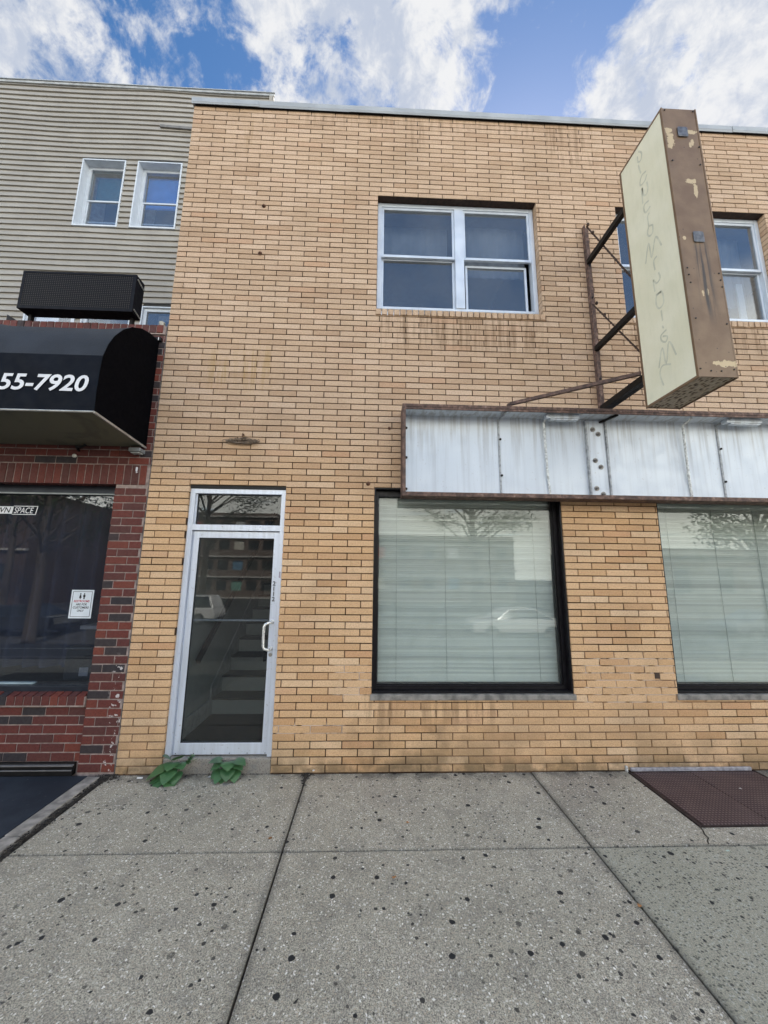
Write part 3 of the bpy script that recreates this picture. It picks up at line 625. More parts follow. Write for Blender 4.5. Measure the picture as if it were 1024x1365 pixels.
# notice
nt=thing('restroom_notice',(gx(-2.705),.12,gz(1.33)),'white paper notice with two figures and red and black capitals taped in the dark window','notice')
nx0,nx1,nz0,nz1=gx(-2.808),gx(-2.603),gz(1.330),gz(1.590)
MB().box(nx0,nx1,.128,.1295,nz0,nz1).build('paper',plain('white_paper',(.72,.76,.78),.7,var=.04),nt)
nb=MB(); i_=.014; t_=.004
nb.box(nx0+i_,nx1-i_,.1272,.1278,nz0+i_,nz0+i_+t_); nb.box(nx0+i_,nx1-i_,.1272,.1278,nz1-i_-t_,nz1-i_); nb.box(nx0+i_,nx0+i_+t_,.1272,.1278,nz0+i_+t_,nz1-i_-t_); nb.box(nx1-i_-t_,nx1-i_,.1272,.1278,nz0+i_+t_,nz1-i_-t_); nb.build('border',BV,nt)
cxn=(nx0+nx1)/2; fg=MB()
for k,s in ((-1,0),(1,1)):
    c=cxn+k*.018; zb_=nz1-.088
    fg.disc((c,.1278,zb_+.050),.0065,.0006,n=10)
    if s==0: fg.prism([(c-.004,zb_),(c+.004,zb_),(c+.004,zb_+.012),(c+.012,zb_+.012),(c+.005,zb_+.042),(c-.005,zb_+.042),(c-.012,zb_+.012),(c-.004,zb_+.012)],'y',.1272,.1278)
    else: fg.prism([(c-.006,zb_),(c+.006,zb_),(c+.006,zb_+.02),(c+.011,zb_+.02),(c+.010,zb_+.042),(c-.010,zb_+.042),(c-.011,zb_+.02),(c-.006,zb_+.02)],'y',.1272,.1278)
fg.build('figures',BV,nt)
RV=plain('red_vinyl',(.5,.03,.04),.6)
for k,(s,wd,mm) in enumerate((('RESTROOMS',.150,RV),('ARE FOR',.105,BV),('CUSTOMERS',.150,BV),('ONLY',.065,BV))):
    text(s,'notice_line',mm,nt,(cxn,.1276,nz1-.118-k*.030),(1,0,0),(0,0,1),.021,.0004,shear=.15,bold=.018,align='CENTER',width=wd)
# curtain and things in the window
CU=plain('black_curtain',(.062,.072,.105),.95,var=.2,scale=3)
tag(curtain(RX0+.2,gx(-2.72),.42,gz(.84),2.9,.055,420,.19).build('black_curtain',CU),'long dark curtain with soft folds hanging behind the storefront display window','curtain')
t=thing('black_case',(-2.9,.3,.72),'dark box with a pale label standing in the lower right of the display window','box')
MB().box(-2.98,-2.60,.26,.40,.72,1.005).build('case_body',plain('dark_case',(.028,.034,.036),.5,var=.2),t,.008)
MB().box(-2.985,-2.59,.255,.40,1.006,1.022).build('lid',plain('case_lid',(.07,.08,.085),.5),t,.004)
MB().box(-2.83,-2.745,.2565,.2595,.755,.835).build('case_label',plain('pale_label',(.35,.36,.35),.7),t)
MB().box(-2.80,-2.73,.2565,.2595,.93,.95).build('case_handle',BK,t)
t=thing('glass_jar',(-2.66,.34,1.3),'round pale bottle stack glimpsed between the curtain and the red pier','bottle')
MB().ball((-2.675,.36,1.86),.05,8).build('stopper',plain('milky',(.45,.5,.5),.4),t); MB().box(-2.74,-2.60,.31,.42,1.25,1.72).build('pack',plain('blue_pack',(.10,.15,.2),.5,var=.8,scale=14),t,.01); MB().box(-2.74,-2.60,.30,.43,1.735,1.79).build('cap',bpy.data.materials['milky'],t,.01)
MB().box(-2.85,-2.5,.22,.5,1.2,1.235).build('display_shelf',ROOMW,rs)

# ---- awning
AF=M('black_canvas'); X,Y_,Z=AF.xyz(); c=AF.mix(AF.mr(AF.noise(5,5),.35,.75),(.007,.008,.010),(.015,.017,.022)); c=AF.mix(AF.mr(AF.noise(1,5,AF.scl(AF.pos(),(6,2,1)),.65),.55,.75,0,.5),c,(.045,.045,.045)); AF=AF.bsdf(c,.62,0.,AF.bump(AF.ma('ADD',AF.noise(400,2),AF.noise(3,3)),.25,.004),.4)
aw=thing('shop_awning',(-4.2,0,3.0),'black canvas awning with rounded top and white phone number over the red storefront','awning')
prof=[(-.734,3.055),(-.743,3.24),(-.740,3.43),(-.731,3.565),(-.690,3.70),(-.63,3.82),(-.54,3.945),(-.43,4.05),(-.30,4.13),(-.16,4.175),(-.004,4.19)]
AX1=-2.29; AX0=-7.6
def sweep(p,x0,x1,n,th,sag):
    mb=MB(); vs=[]; k=len(p)
    for i in range(n+1):
        x=x0+(x1-x0)*i/n; u=((x1-x)%1.35)/1.35; s=sag*math.sin(math.pi*u)
        for j,(y,z) in enumerate(p):
            a=j/(k-1); vs.append((x,y+(s*.6 if 3<j<k-1 else 0),z-(s if j>3 and j<k-1 else 0)))
    fs=[(i*k+j,(i+1)*k+j,(i+1)*k+j+1,i*k+j+1) for i in range(n) for j in range(k-1)]
    return mb.add(vs,fs,True)
sweep(prof[3:],AX0,AX1,60,0,.05).build('canvas_top',AF,aw)
DN=plain('navy_canvas',(.004,.006,.011),.8,var=.2,scale=6,spec=.15)
sweep(prof[:4],AX0,AX1,60,0,0).build('front_valance',DN,aw)
ec=MB(); ec.prism([(y,z) for y,z in prof]+[(-.004,3.005)],'x',AX1-.004,AX1+.002); ec.build('end_panel',plain('end_canvas',(.002,.002,.003),.9,var=.2,spec=.05),aw)
un=M('mesh_underside'); X,Y_,Z=un.xyz(); g1=un.ma('SINE',un.ma('MULTIPLY',un.ma('ADD',X,Y_),420)); g2=un.ma('SINE',un.ma('MULTIPLY',un.ma('SUBTRACT',X,Y_),420))
cc=un.mix(un.mr(un.ma('MULTIPLY',g1,g2),-.2,.6),(.12,.115,.075),(.19,.185,.13)); cc=un.mix(un.mr(un.noise(2.2,5,dist=1),.50,.62,0,.45),cc,(.06,.06,.045)); un=un.bsdf(cc,.8)
u=MB(); n=40; vs=[]
for i in range(n+1):
    x=AX0+(AX1-AX0)*i/n
    for j in range(7):
        v=j/6; vs.append((x,-.725+.70*v,3.062-.055*v-.018*math.sin(math.pi*v)*abs(math.sin(math.pi*((AX1-x)/1.35)))))
u.add(vs,[(i*7+j,i*7+j+1,(i+1)*7+j+1,(i+1)*7+j) for i in range(n) for j in range(6)],True); u.build('underside',un,aw)
EM=plain('silver_edge',(.42,.41,.38),.4,.5,var=.2)
MB().tube([(AX0,-.738,3.055),(AX1,-.738,3.055)],.010,8).build('front_edge_tube',EM,aw)
MB().bar((AX1,-.738,3.052),(AX1,-.004,3.002),.014,.018).build('side_edge_bar',EM,aw)
text('55-7920','phone_number',WV,aw,(gx(-2.975) if 0 else -3.085,-.7475,3.225),(1,0,0),(0,0,1),.148,.001,shear=.17,bold=.020,width=.722)
MB().ball((-3.05,-.70,3.622),.010,5).build('canvas_patch',WV,aw)
t=thing('security_light',(-2.34,0,2.95),'small grey metal light box fixed under the right end of the black awning','light')
q=MB(); q.box(-2.40,-2.29,-.10,-.002,2.935,2.975); q.build('housing',plain('grey_box',(.22,.23,.23),.5,.2),t,.006); MB().box(-2.385,-2.30,-.085,-.02,2.922,2.934).build('lens',plain('lens',(.35,.37,.36),.3),t,.003)
t=thing('hanging_bulb',(-2.95,-.08,2.88),'small pale bulb on a curved bracket under the middle of the awning','lamp')
MB().tube([(-2.95,0,2.96),(-2.93,-.06,2.985),(-2.86,-.10,2.965),(-2.81,-.1,2.99)],.012,8).build('bracket',BK,t); MB().ball((-2.955,-.035,2.895),.020,7).build('bulb',plain('bulb_glass',(.6,.6,.55),.3),t)
t=thing('cable_clip',(-2.35,-.01,2.79),'tiny white cable clip on the red brick pier below the grey light box','clip')
MB().box(-2.362,-2.345,-.012,0.,2.76,2.80).build('clip_body',WV,t,.003); MB().tube([(-2.353,-.01,2.76),(-2.345,-.02,2.735),(-2.335,-.012,2.75)],.004,6).build('clip_hook',WV,t)

# ---- LED board
t=thing('led_sign_board',(-3.13,0,4.375),'black dot matrix message board on short posts above the awning','sign board')
LX0,LX1,LZ0,LZ1,LY0,LY1=-3.722,-2.548,4.462,4.902,-.10,.045
mb=MB(); mb.box(LX0,LX1,LY0+.006,LY1,LZ0,LZ1)
mb.box(LX0-.001,LX1+.001,LY0,LY0+.02,LZ1-.022,LZ1+.001); mb.box(LX0-.001,LX1+.001,LY0,LY0+.02,LZ0-.001,LZ0+.030); mb.box(LX0-.001,LX0+.030,LY0+.001,LY0+.02,LZ0+.03,LZ1-.022); mb.box(LX1-.030,LX1+.001,LY0+.001,LY0+.02,LZ0+.03,LZ1-.022)
mb.build('casing',plain('black_casing',(.004,.004,.007),.6,.0,var=.2,spec=.15),t)
lm=M('dot_matrix'); X,Y_,Z=lm.xyz(); pit=.0215
fx=lm.ma('SUBTRACT',lm.ma('FRACT',lm.ma('DIVIDE',X,pit)),.5); fz=lm.ma('SUBTRACT',lm.ma('FRACT',lm.ma('DIVIDE',Z,pit)),.5)
d=lm.ma('SQRT',lm.ma('ADD',lm.ma('MULTIPLY',fx,fx),lm.ma('MULTIPLY',fz,fz))); c=lm.mix(lm.mr(d,.17,.24),(.07,.058,.05),(.003,.003,.004)); lm=lm.bsdf(c,.6,0.,None,.15)
MB().box(LX0+.030,LX1-.030,LY0+.003,LY0+.0058,LZ0+.03,LZ1-.022).build('screen',lm,t)
for x in (LX0+.06,LX1-.06): MB().box(x-.015,x+.015,-.01,.03,4.376,4.4615).build('post',BK,t)
mb=MB(); mb.bar((LX1+.004,-.08,LZ1-.04),(LX1+.004,.03,LZ1-.08),.008,.012); mb.bar((LX1+.004,-.08,LZ0+.04),(LX1+.004,.03,LZ0+.01),.008,.012); mb.build('side_bracket',EM,t)
MB().prism([(-3.90,4.376),(-3.78,4.376),(-3.90,4.45)],'y',-.005,.01).build('corner_gusset',BK,t)
t=thing('parapet_can',(-2.27,.05,4.376),'small round grey fitting on the parapet corner against the yellow brick','fitting')
MB().disc((-2.30,.03,4.376),.03,.06,axis='z').build('can_body',plain('pale_can',(.35,.33,.28),.6,var=.4,scale=30),t)
t=thing('bracket_fitting',(-2.33,0,4.2),'black metal bracket on the red brick beside the awning end','bracket'); mb=MB(); mb.box(-2.43,-2.26,-.03,.005,4.185,4.225); mb.build('bracket_plate',BK,t,.003); MB().box(-2.285,-2.278,-.034,-.030,4.188,4.22).build('bracket_mark',WV,t)

# ================================================================== SIDING HOUSE (set back)
sh=thing('siding_house',(-6,2.0,0),'taller house clad in grey beige vinyl siding behind the red storefront','house')
HY=2.0; HX1=-1.965; HX0=-11.; HT=10.62
wins=[(-5.195,-4.485,7.655,8.985),(-4.235,-3.50,7.66,8.985),(-7.6,-6.9,7.65,8.98),(-5.70,-4.93,4.6,6.26),(-4.785,-4.01,4.6,6.26),(-3.835,-3.06,4.6,6.10)]
def siding_mat():
    m=M('vinyl_siding'); g=m.n('NewGeometry'); m._pos=g.outputs['Position']; c=m.mix(m.mr(m.noise(2,4),.3,.7),(.315,.288,.247),(.37,.342,.297))
    c=m.mix(m.ma('MULTIPLY',g.outputs['Random Per Island'],.35),c,(.29,.267,.235)); c=m.mix(m.mr(m.noise(1,4,m.scl(m.pos(),(4,1,.7))),.58,.75,0,.35),c,(.26,.23,.20))
    return m.bsdf(c,.5,0.,m.bump(m.noise(1,3,m.scl(m.pos(),(3,1,20))),.12,.004),.4)
SD=siding_mat(); mb=MB(); z=4.0; e=.1097; row=0
def warp(x,z): return .013*math.sin(x*1.9+z*.3)*max(0,min(1,(z-8.3)/1.2))+.004*math.sin(x*3.3+z*5)
while z<HT-.02:
    z1=min(z+e,HT); segs=[(HX0,HX1)]
    for (a,b,c,d) in wins:
        if z1-.02>c-.05 and z+.02<d+.05:
            ns=[]
            for (p,q) in segs:
                if b+.01<=p or a-.01>=q: ns.append((p,q)); continue
                if a-.01>p: ns.append((p,a-.01))
                if b+.01<q: ns.append((b+.01,q))
            segs=ns
    for (p,q) in segs:
        n=max(1,int((q-p)/.3)); vs=[]
        for i in range(n+1):
            x=p+(q-p)*i/n; w=warp(x,z); w2=warp(x,z1)
            vs+= [(x,HY+.004,z+w-.004),(x,HY-.026,z+w-.002),(x,HY-.026,z+w+.004),(x,HY-.018,z+(z1-z)*.5+w),(x,HY-.001,z1+w2-.004)]
        mb.add(vs,[(5*i+k,5*i+5+k,5*i+6+k,5*i+1+k) for i in range(n) for k in range(4)])
    z+=e; row+=1
mb.build('siding_wall',SD,sh)
mb=MB(); slab_with_openings(mb,HX0,HX1-.02,0,HT,HY+.006,HY+.2,[(a-.025,b+.025,c-.033,d+.025) for a,b,c,d in wins]); mb.build('wall_core',DARK,sh)
mb=MB(); mb.box(HX1-.19,HX1,HY+.2,12,0,HT); mb.build('side_wall',SD,sh)
mb=MB(); mb.box(HX0,HX1+.02,HY-.03,HY+.0,HT,HT+.045); mb.box(HX0,HX1,HY,12,HT,HT+.045); mb.build('roof',plain('roof_edge',(.36,.37,.37),.6,var=.2),sh)
mb=MB(); mb.box(HX0,HX1+.03,HY-.045,HY-.01,HT+.05,HT+.065); mb.build('roof_trim',COP,sh)
mb=MB(); mb.box(HX1-.07,HX1-.01,HY-.03,HY-.019,10.3,HT); mb.box(HX1-.005,HX1+.01,HY-.035,HY-.01,10.3,HT); mb.build('corner_post',SD,sh)
mb=MB(); mb.bar((-3.95,HY-.035,9.78),(-2.2,HY-.035,9.70),.03,.05); mb.build('loose_strip',plain('siding_dark_strip',(.16,.15,.14),.6),sh)  # dark grey bar laid across the siding boards
WH=plain('white_frame',(.58,.62,.67),.5,var=.06)
BC=plain('blue_shade',(.12,.32,.80),.8,var=.1); 
for k,(a,b,c,d) in enumerate(wins):
    f=MB(); D=.17 if k<3 else .07; t_=.03
    f.box(a-.022,a,HY-.03,HY+D,c-.0,d); f.box(b,b+.022,HY-.03,HY+D,c,d); f.box(a-.022,b+.022,HY-.03,HY+D,c-.03,c); f.box(a-.022,b+.022,HY-.031,HY+D,d,d+.02)
    t_=.055; y=HY+D-.07
    f.box(a,a+t_,y,y+.06,c,d); f.box(b-t_,b,y,y+.06,c,d); f.box(a+t_,b-t_,y,y+.06,d-t_,d); f.box(a+t_,b-t_,y,y+.06,c,c+.05)
    F=f.build('window_frame',WH,sh)
    zm=c+(d-c)*.47
    s=MB(); s.box(a+t_,b-t_,y+.01,y+.035,zm-.014,zm+.014); s.box(a+t_,a+t_+.02,y+.02,y+.045,c+.05,zm-.014); s.box(b-t_-.02,b-t_,y+.02,y+.045,c+.05,zm-.014)
    s.box(a+t_,b-t_,y+.045,y+.06,c+.21,c+.232); s.build('sash',WH,F)
    MB().box(a+t_,b-t_,y+.022,y+.026,c+.05,d-t_).build('pane',GU,F)
    MB().box(a-.02,b+.02,HY+.6,HY+.65,c-.2,d+.2).build('room_back',DARK,sh)
MB().box(-4.18,-3.555,HY+.2,HY+.21,8.25,8.93).build('roller_shade',BC,sh)
MB().box(-5.12,-4.55,HY+.25,HY+.26,8.4,8.93).build('roller_shade',plain('green_shade',(.07,.16,.17),.8),sh)

# ================================================================== GROUND
def walk_mat():
    m=M('exposed_aggregate_concrete'); X,Y,Z=m.xyz(); big=m.noise(1.1,5); mid=m.noise(6,5); clump=m.mr(m.noise(1.6,3),.38,.62,.22,-.18)
    c=m.mix(m.mr(big,.3,.7),(.47,.425,.325),(.58,.525,.41)); c=m.mix(m.mr(mid,.45,.7,0,.4),c,(.20,.19,.165))
    c=m.mix(m.mr(m.noise(.8,3,m.scl(m.pos(),(1,1.4,1))),.55,.7,0,.35),c,(.30,.25,.215))
    fn=m.noise(170,3,rough=.75); c=m.mix(m.mr(fn,.40,.60,.85,0.),c,(.115,.105,.088)); c=m.mix(m.mr(m.noise(75,3,rough=.8),.55,.72,0,.5),c,(.62,.56,.46)); c=m.mix(m.mr(m.noise(48,4,rough=.85),.36,.50,.45,0.),c,(.15,.135,.11))
    v=m.n('TexVoronoi',{'Vector':m.n('VectorMath',{0:m.pos(),1:m.scl(m.n('TexNoise',{'Vector':m.pos(),'Scale':60.,'Detail':2.}).outputs['Color'],(.02,.02,0))},operation='ADD').outputs[0],'Scale':78.},feature='F1',voronoi_dimensions='2D'); cr=m.n('SeparateColor',{0:v.outputs['Color']}).outputs
    sp=m.ma('MULTIPLY',m.mr(v.outputs['Distance'],.42,.30),m.mr(cr[0],.72,.78)); c=m.mix(m.ma('MULTIPLY',sp,m.mr(cr[2],0,1,.2,1.,False)),c,m.mix(cr[1],(.50,.44,.35),(.85,.82,.74)))
    v3=m.n('TexVoronoi',{'Vector':m.pos(),'Scale':95.},feature='F1',voronoi_dimensions='2D'); c3=m.n('SeparateColor',{0:v3.outputs['Color']}).outputs
    sp3=m.ma('MULTIPLY',m.mr(v3.outputs['Distance'],.45,.32),m.mr(c3[0],.72,.78)); c=m.mix(m.ma('MULTIPLY',sp3,.8),c,m.mix(c3[2],(.46,.38,.28),(.07,.065,.055)))
    # greener patched slab with dark pebbles
    gm=m.ma('MULTIPLY',m.mr(X,1.49,1.50),m.mr(Y,-.955,-.97))
    v4=m.n('TexVoronoi',{'Vector':m.scl(m.pos(),(1,1.25,1)),'Scale':52.},feature='F1',voronoi_dimensions='2D'); c4=m.n('SeparateColor',{0:v4.outputs['Color']}).outputs
    cg=m.mix(m.mr(big,.3,.7),(.37,.345,.258),(.46,.425,.33)); cg=m.mix(m.mr(fn,.38,.62,.7,0.),cg,(.12,.12,.10))
    cg=m.mix(m.ma('MULTIPLY',m.mr(v4.outputs['Distance'],.36,.24),m.mr(c4[0],.60,.68,0,.75)),cg,(.06,.062,.052)); cg=m.mix(m.ma('MULTIPLY',sp,.4),cg,(.5,.5,.45))
    c=m.mix(gm,c,cg)
    # dirt along the wall and joints
    c=m.mix(m.ma('MULTIPLY',m.mr(Y,-.16,-.01),m.mr(mid,.38,.62,.15,.75)),c,(.06,.055,.048))
    for xj in (-.535,1.495): 
        ax=m.ma('ABSOLUTE',m.ma('SUBTRACT',X,xj)); c=m.mix(m.mr(ax,.05,.008,0.,.45),c,(.07,.065,.058))
    ay=m.ma('ABSOLUTE',m.ma('SUBTRACT',Y,-.963)); c=m.mix(m.mr(ay,.022,.005,0.,.3),c,(.07,.065,.058))
    # trodden chewing gum
    nd=m.n('VectorMath',{0:m.pos(),1:m.scl(m.n('TexNoise',{'Vector':m.pos(),'Scale':45.,'Detail':2.}).outputs['Color'],(.016,.016,0))},operation='ADD').outputs[0]
    nd=m.scl(nd,(1,1,0))
    for sc,th,r0,k in ((6.2,.50,.115,1.),(11.,.70,.13,.9),(4.,.80,.085,1.),(19.,.80,.17,.75)):
        v=m.n('TexVoronoi',{'Vector':nd,'Scale':sc},feature='F1',voronoi_dimensions='2D'); q=m.n('SeparateColor',{0:v.outputs['Color']}).outputs
        rr=m.ma('MULTIPLY',m.mr(q[1],0,1,.35,1.,False),r0)
        e=m.ma('MULTIPLY',m.mr(m.ma('SUBTRACT',v.outputs['Distance'],rr),.006,-.02),m.mr(m.ma('SUBTRACT',q[0],clump),th,th+.01)); e=m.ma('MULTIPLY',e,m.mr(q[2],.0,.35,.55,k))
        c=m.mix(e,c,(.016,.016,.017))
    h=m.ma('ADD',m.noise(150,4,rough=.7),m.ma('MULTIPLY',m.noise(12,4),.8))
    return m.bsdf(c,m.mr(fn,.3,.7,.7,.9),0.,m.bump(h,.55,.004),.3)
WK=walk_mat()
JO=plain('joint_dirt',(.03,.025,.02),.95,var=.6,scale=30)
mb=MB(); mb.box(-9,12,-4.5,.05,-.30,-.022); struct(mb.build('pavement_base',JO))
mb=MB(); xs=[-2.243,-.535,1.495,3.60,5.63,7.66,9.7,12]; ys=[-.004,-.963,-2.0-.95,-4.35]
for i in range(len(xs)-1):
    for k in range(len(ys)-1):
        g_=.0055; x0,x1,y0,y1=xs[i]+g_,xs[i+1]-g_,ys[k+1]+g_,ys[k]-g_
        if k==0: y1=-.006
        tops=[(x0,x1,y0,y1)]
        if k==0 and i==2: x1=3.60-g_; tops=[(x0,2.385,y0,y1),(2.385,x1,y0,-.785)]
        if i==3 and k==0: tops=[(3.66,x1,y0,y1)]; 
        for (a,b,c_,d_) in tops: mb.box(a,b,c_,d_,-.10,random.uniform(-.0015,.0015))
mb.box(3.59,3.66,-.96,-.006,-.1,0.)
for k in range(len(ys)-1):
    if k>0: mb.box(-9,-2.252,ys[k+1]+.005,ys[k]-.005,-.1,0.) if k==2 else None
struct(mb.build('pavement',WK,bevel=.005))
# crack from the hatch corner to the joint
mb=MB(); P=[(2.392,-.775),(2.372,-.83),(2.352,-.86),(2.345,-.90),(2.312,-.93),(2.29,-.962)]
for a,b in zip(P,P[1:]): mb.quad((a[0]-.006,a[1],.0042),(b[0]-.005,b[1],.0042),(b[0]+.005,b[1],.0042),(a[0]+.006,a[1],.0042))
struct(mb.build('pavement_crack',JO))
mb=MB(); P=[(1.02,-1.62),(1.10,-1.63),(1.18,-1.60),(1.27,-1.625),(1.36,-1.63),(1.45,-1.65)]
for a,b in zip(P,P[1:]): mb.quad((a[0],a[1]-.0007,.0042),(b[0],b[1]-.0007,.0042),(b[0],b[1]+.0007,.0042),(a[0],a[1]+.0007,.0042))
struct(mb.build('hairline_crack',JO))
# dirt pile where the joint meets the wall and along the left kerb
def crumbs(name,pts,n,r,mat_,lab):
    mb=MB()
    for i in range(n):
        p=random.choice(pts); rr=random.uniform(.25,1)*r; c=(p[0]+random.gauss(0,p[2]),min(-.003,p[1]+random.gauss(0,p[3])),.002+rr*.2)
        mb.ball(c,rr,3,(random.uniform(.7,1.5),random.uniform(.7,1.5),.6))
    o=mb.build(name,mat_); o['kind']='stuff'; tag(o,lab,'dirt'); return o
crumbs('soil',[(-.535,-.03,.03,.02),(-.535,-.06,.018,.03),(-.54,-.12,.006,.03)],260,.006,JO,'dark soil gathered where the pavement joint meets the yellow wall')
kb=[( -2.27+.02*math.sin(i),-.04-i*.045,.018,.03) for i in range(22)]
crumbs('kerb_soil',kb+[(-2.25,-.05,.05,.03)]*8,900,.007,JO,'black crumbly soil along the pale edging beside the dark mat')
crumbs('wall_foot_soil',[(x*.05-2.1,-.008,.03,.006) for x in range(90)],500,.004,JO,'thin line of dirt along the foot of the yellow wall')
# edging and mat
mb=MB(); 
y=-.045
while y>-4.2:
    y2=y-random.uniform(.5,.8); mb.box(-2.415+random.uniform(-.003,.003),-2.305+random.uniform(-.006,.006),y2,y-.006,-.05,.012+random.uniform(-.003,.003)); y=y2
struct(mb.build('kerb_edging',plain('pale_edging',(.27,.245,.215),.9,var=.4,scale=12,bump=.6),bevel=.006))
mt_=M('blue_black_mat'); c=mt_.mix(mt_.mr(mt_.noise(3,5),.35,.7),(.010,.015,.024),(.022,.030,.042)); c=mt_.mix(mt_.mr(mt_.noise(22,5,rough=.7),.62,.72,0,.45),c,(.12,.12,.12)); mt_=mt_.bsdf(c,.75,0.,mt_.bump(mt_.noise(300,2),.4,.002),.4)
tag(MB().box(-6.2,-2.425,-3.2,-.035,-.02,.010).build('floor_mat',mt_,bevel=.004),'large blue black mat on the ground in front of the red storefront','mat')
# cellar hatch
hm=M('diamond_plate'); X,Y_,Z=hm.xyz(); u_=hm.ma('MULTIPLY',hm.ma('ADD',X,Y_),120); v_=hm.ma('MULTIPLY',hm.ma('SUBTRACT',X,Y_),120)
dd=hm.ma('MULTIPLY',hm.ma('SINE',u_),hm.ma('SINE',v_)); c=hm.mix(hm.mr(hm.noise(5,5),.35,.7),(.060,.036,.037),(.095,.060,.057)); c=hm.mix(hm.mr(dd,.2,.8,0,.85),c,(.20,.145,.14)); c=hm.mix(hm.mr(hm.noise(18,4,rough=.7),.64,.72,0,.5),c,(.15,.14,.13))
HM=hm.bsdf(c,.6,.35,hm.bump(dd,.6,.004))
HF=plain('hatch_frame_steel',(.035,.022,.02),.7,.3,var=.5,scale=20,bump=.4)
ht=thing('cellar_hatch',(3.0,-.4,0),'reddish brown steel diamond plate cellar doors set in the pavement at the wall foot','hatch')
MB().box(2.395,3.60,-.776,-.006,-.08,-.012).build('hatch_frame',HF,ht)
mb=MB(); mb.box(2.395,2.405,-.776,-.006,-.01,.005); mb.box(2.405,2.428,-.766,-.02,-.011,.001); mb.box(2.405,3.60,-.776,-.766,-.01,.004); mb.box(3.585,3.60,-.766,-.006,-.01,.005); mb.build('rim',HF,ht)
MB().box(2.434,2.962,-.760,-.03,-.008,.004).build('door_leaf',HM,ht,.003); MB().box(2.970,3.58,-.760,-.03,-.008,.005).build('door_leaf',HM,ht,.003)
mb=MB(); mb.box(2.42,3.565,-.028,-.008,.006,.036); hb=mb.build('hinge_bar',plain('galvanised_bar',(.34,.33,.36),.5,.4,var=.3,scale=30),ht,.004)
tag(MB().box(2.375,2.392,-.03,-.004,0,.05).build('pipe_stub',plain('white_stub',(.5,.5,.48),.6,var=.5,scale=60),bevel=.004),'short pale metal stub at the left end of the cellar hatch','stub')

# ---- weeds
def leaf(mb, base, tip_dir, size, droop):
    size*=1.22
    d=Vector(tip_dir).normalized(); side=d.cross(Vector((0,0,1))).normalized(); up=side.cross(d).normalized()
    prof_=[(0,0),(-.12,.28),(-.02,.46),(.16,.56),(.36,.57),(.56,.49),(.74,.35),(.88,.18),(1.0,0)]
    C=[]; L=[]; Rr=[]
    for (a,w) in prof_:
        w*=random.uniform(.92,1.06)
        cc=Vector(base)+d*size*max(a,0)-Vector((0,0,1))*droop*size*a*a; C.append(cc)
        s=.03*size*w; L.append(Vector(base)+d*size*a+side*w*size+up*s-Vector((0,0,1))*droop*size*a*a); Rr.append(Vector(base)+d*size*a-side*w*size+up*s-Vector((0,0,1))*droop*size*a*a)
    n=len(prof_); vs=C+L+Rr; fs=[]
    for i in range(n-1): fs+=[(i,i+1,n+i+1,n+i),(i+1,i,2*n+i,2*n+i+1)]
    mb.add(vs,fs,True)
lfm=M('weed_leaf'); g=lfm.n('NewGeometry'); c=lfm.mix(g.outputs['Random Per Island'],(.030,.085,.030),(.060,.145,.052)); c=lfm.mix(lfm.mr(lfm.noise(60,3),.5,.7,0,.35),c,(.06,.12,.04)); lfm=lfm.bsdf(c,.45,0.,lfm.bump(lfm.noise(80,3),.4,.002))
stm=plain('weed_stem',(.09,.14,.05),.6)
def weed(x,y,lab,spec,sprig):
    t=thing('broadleaf_weed',(x,y,0),lab,'weed','weeds growing at the door step')
    lv=MB(); sm_=MB()
    for (dx,dy,dz,ax,ay,az,s,dr) in spec:
        b=(x+dx,y+dy,dz); leaf(lv,b,(ax,ay,az),s,dr); sm_.tube([(x+.0,y+.02,.002),(x+dx*.5,y+dy*.4+.01,dz*.7),b],[.003,.0025,.002],5)
    if sprig:
        for i in range(26):
            a=random.uniform(-.5,.9); r=random.uniform(.02,.10); leaf(lv,(x+.10+r*math.cos(a)*.6,y+.03-random.uniform(0,.03),.085+r*.9),(random.uniform(-1,1),random.uniform(-1,.2),random.uniform(0,1)),random.uniform(.014,.026),.2)
        sm_.tube([(x,y+.02,0),(x+.09,y+.02,.10),(x+.14,y,.165)],.002,5)
        sm_.tube([(x,y+.02,0),(x+.07,y+.02,.09),(x+.20,y,.15)],.002,5)
    lv.build('leaves',lfm,t); sm_.build('stem',stm,t)
weed(-1.69,-.055,'larger broad leaved green weed at the left end of the door step',[(-.05,-.03,.11,-.6,-.8,-.15,.095,.3),(.0,-.02,.13,.1,-1,.1,.09,.3),(.05,-.02,.12,.6,-.6,.1,.08,.3),(-.02,-.05,.06,-.3,-1,-.3,.09,.35),(.05,-.05,.065,.3,-1,-.3,.08,.3),(-.06,-.05,.035,-.9,-.7,-.1,.08,.25),(-.03,0,.15,-.4,-.3,.5,.08,.3),(.03,.0,.15,.3,-.3,.5,.07,.3),(-.08,-.03,.085,-1,-.5,-.3,.10,.3),(.01,-.06,.095,.0,-1,-.2,.10,.35),(.03,-.07,.04,.2,-1,-.4,.09,.25),(-.04,-.07,.045,-.4,-1,-.4,.09,.25)],True)
weed(-1.235,-.04,'smaller broad leaved green weed in front of the middle of the door step',[(-.03,-.02,.12,-.7,-.6,0,.085,.35),(.02,-.02,.125,.3,-1,.1,.09,.35),(.06,-.01,.11,.9,-.4,0,.085,.4),(-.05,-.03,.07,-.6,-1,-.3,.07,.3),(.0,-.05,.05,0,-1,-.4,.065,.3),(.07,-.03,.06,.5,-1,-.3,.085,.3),(.03,-.04,.09,.2,-1,-.2,.095,.35),(-.05,-.01,.135,-.8,-.2,.2,.09,.35),(.07,.0,.13,.9,-.3,.1,.09,.4),(-.02,-.05,.075,-.2,-1,-.3,.085,.35)],False)
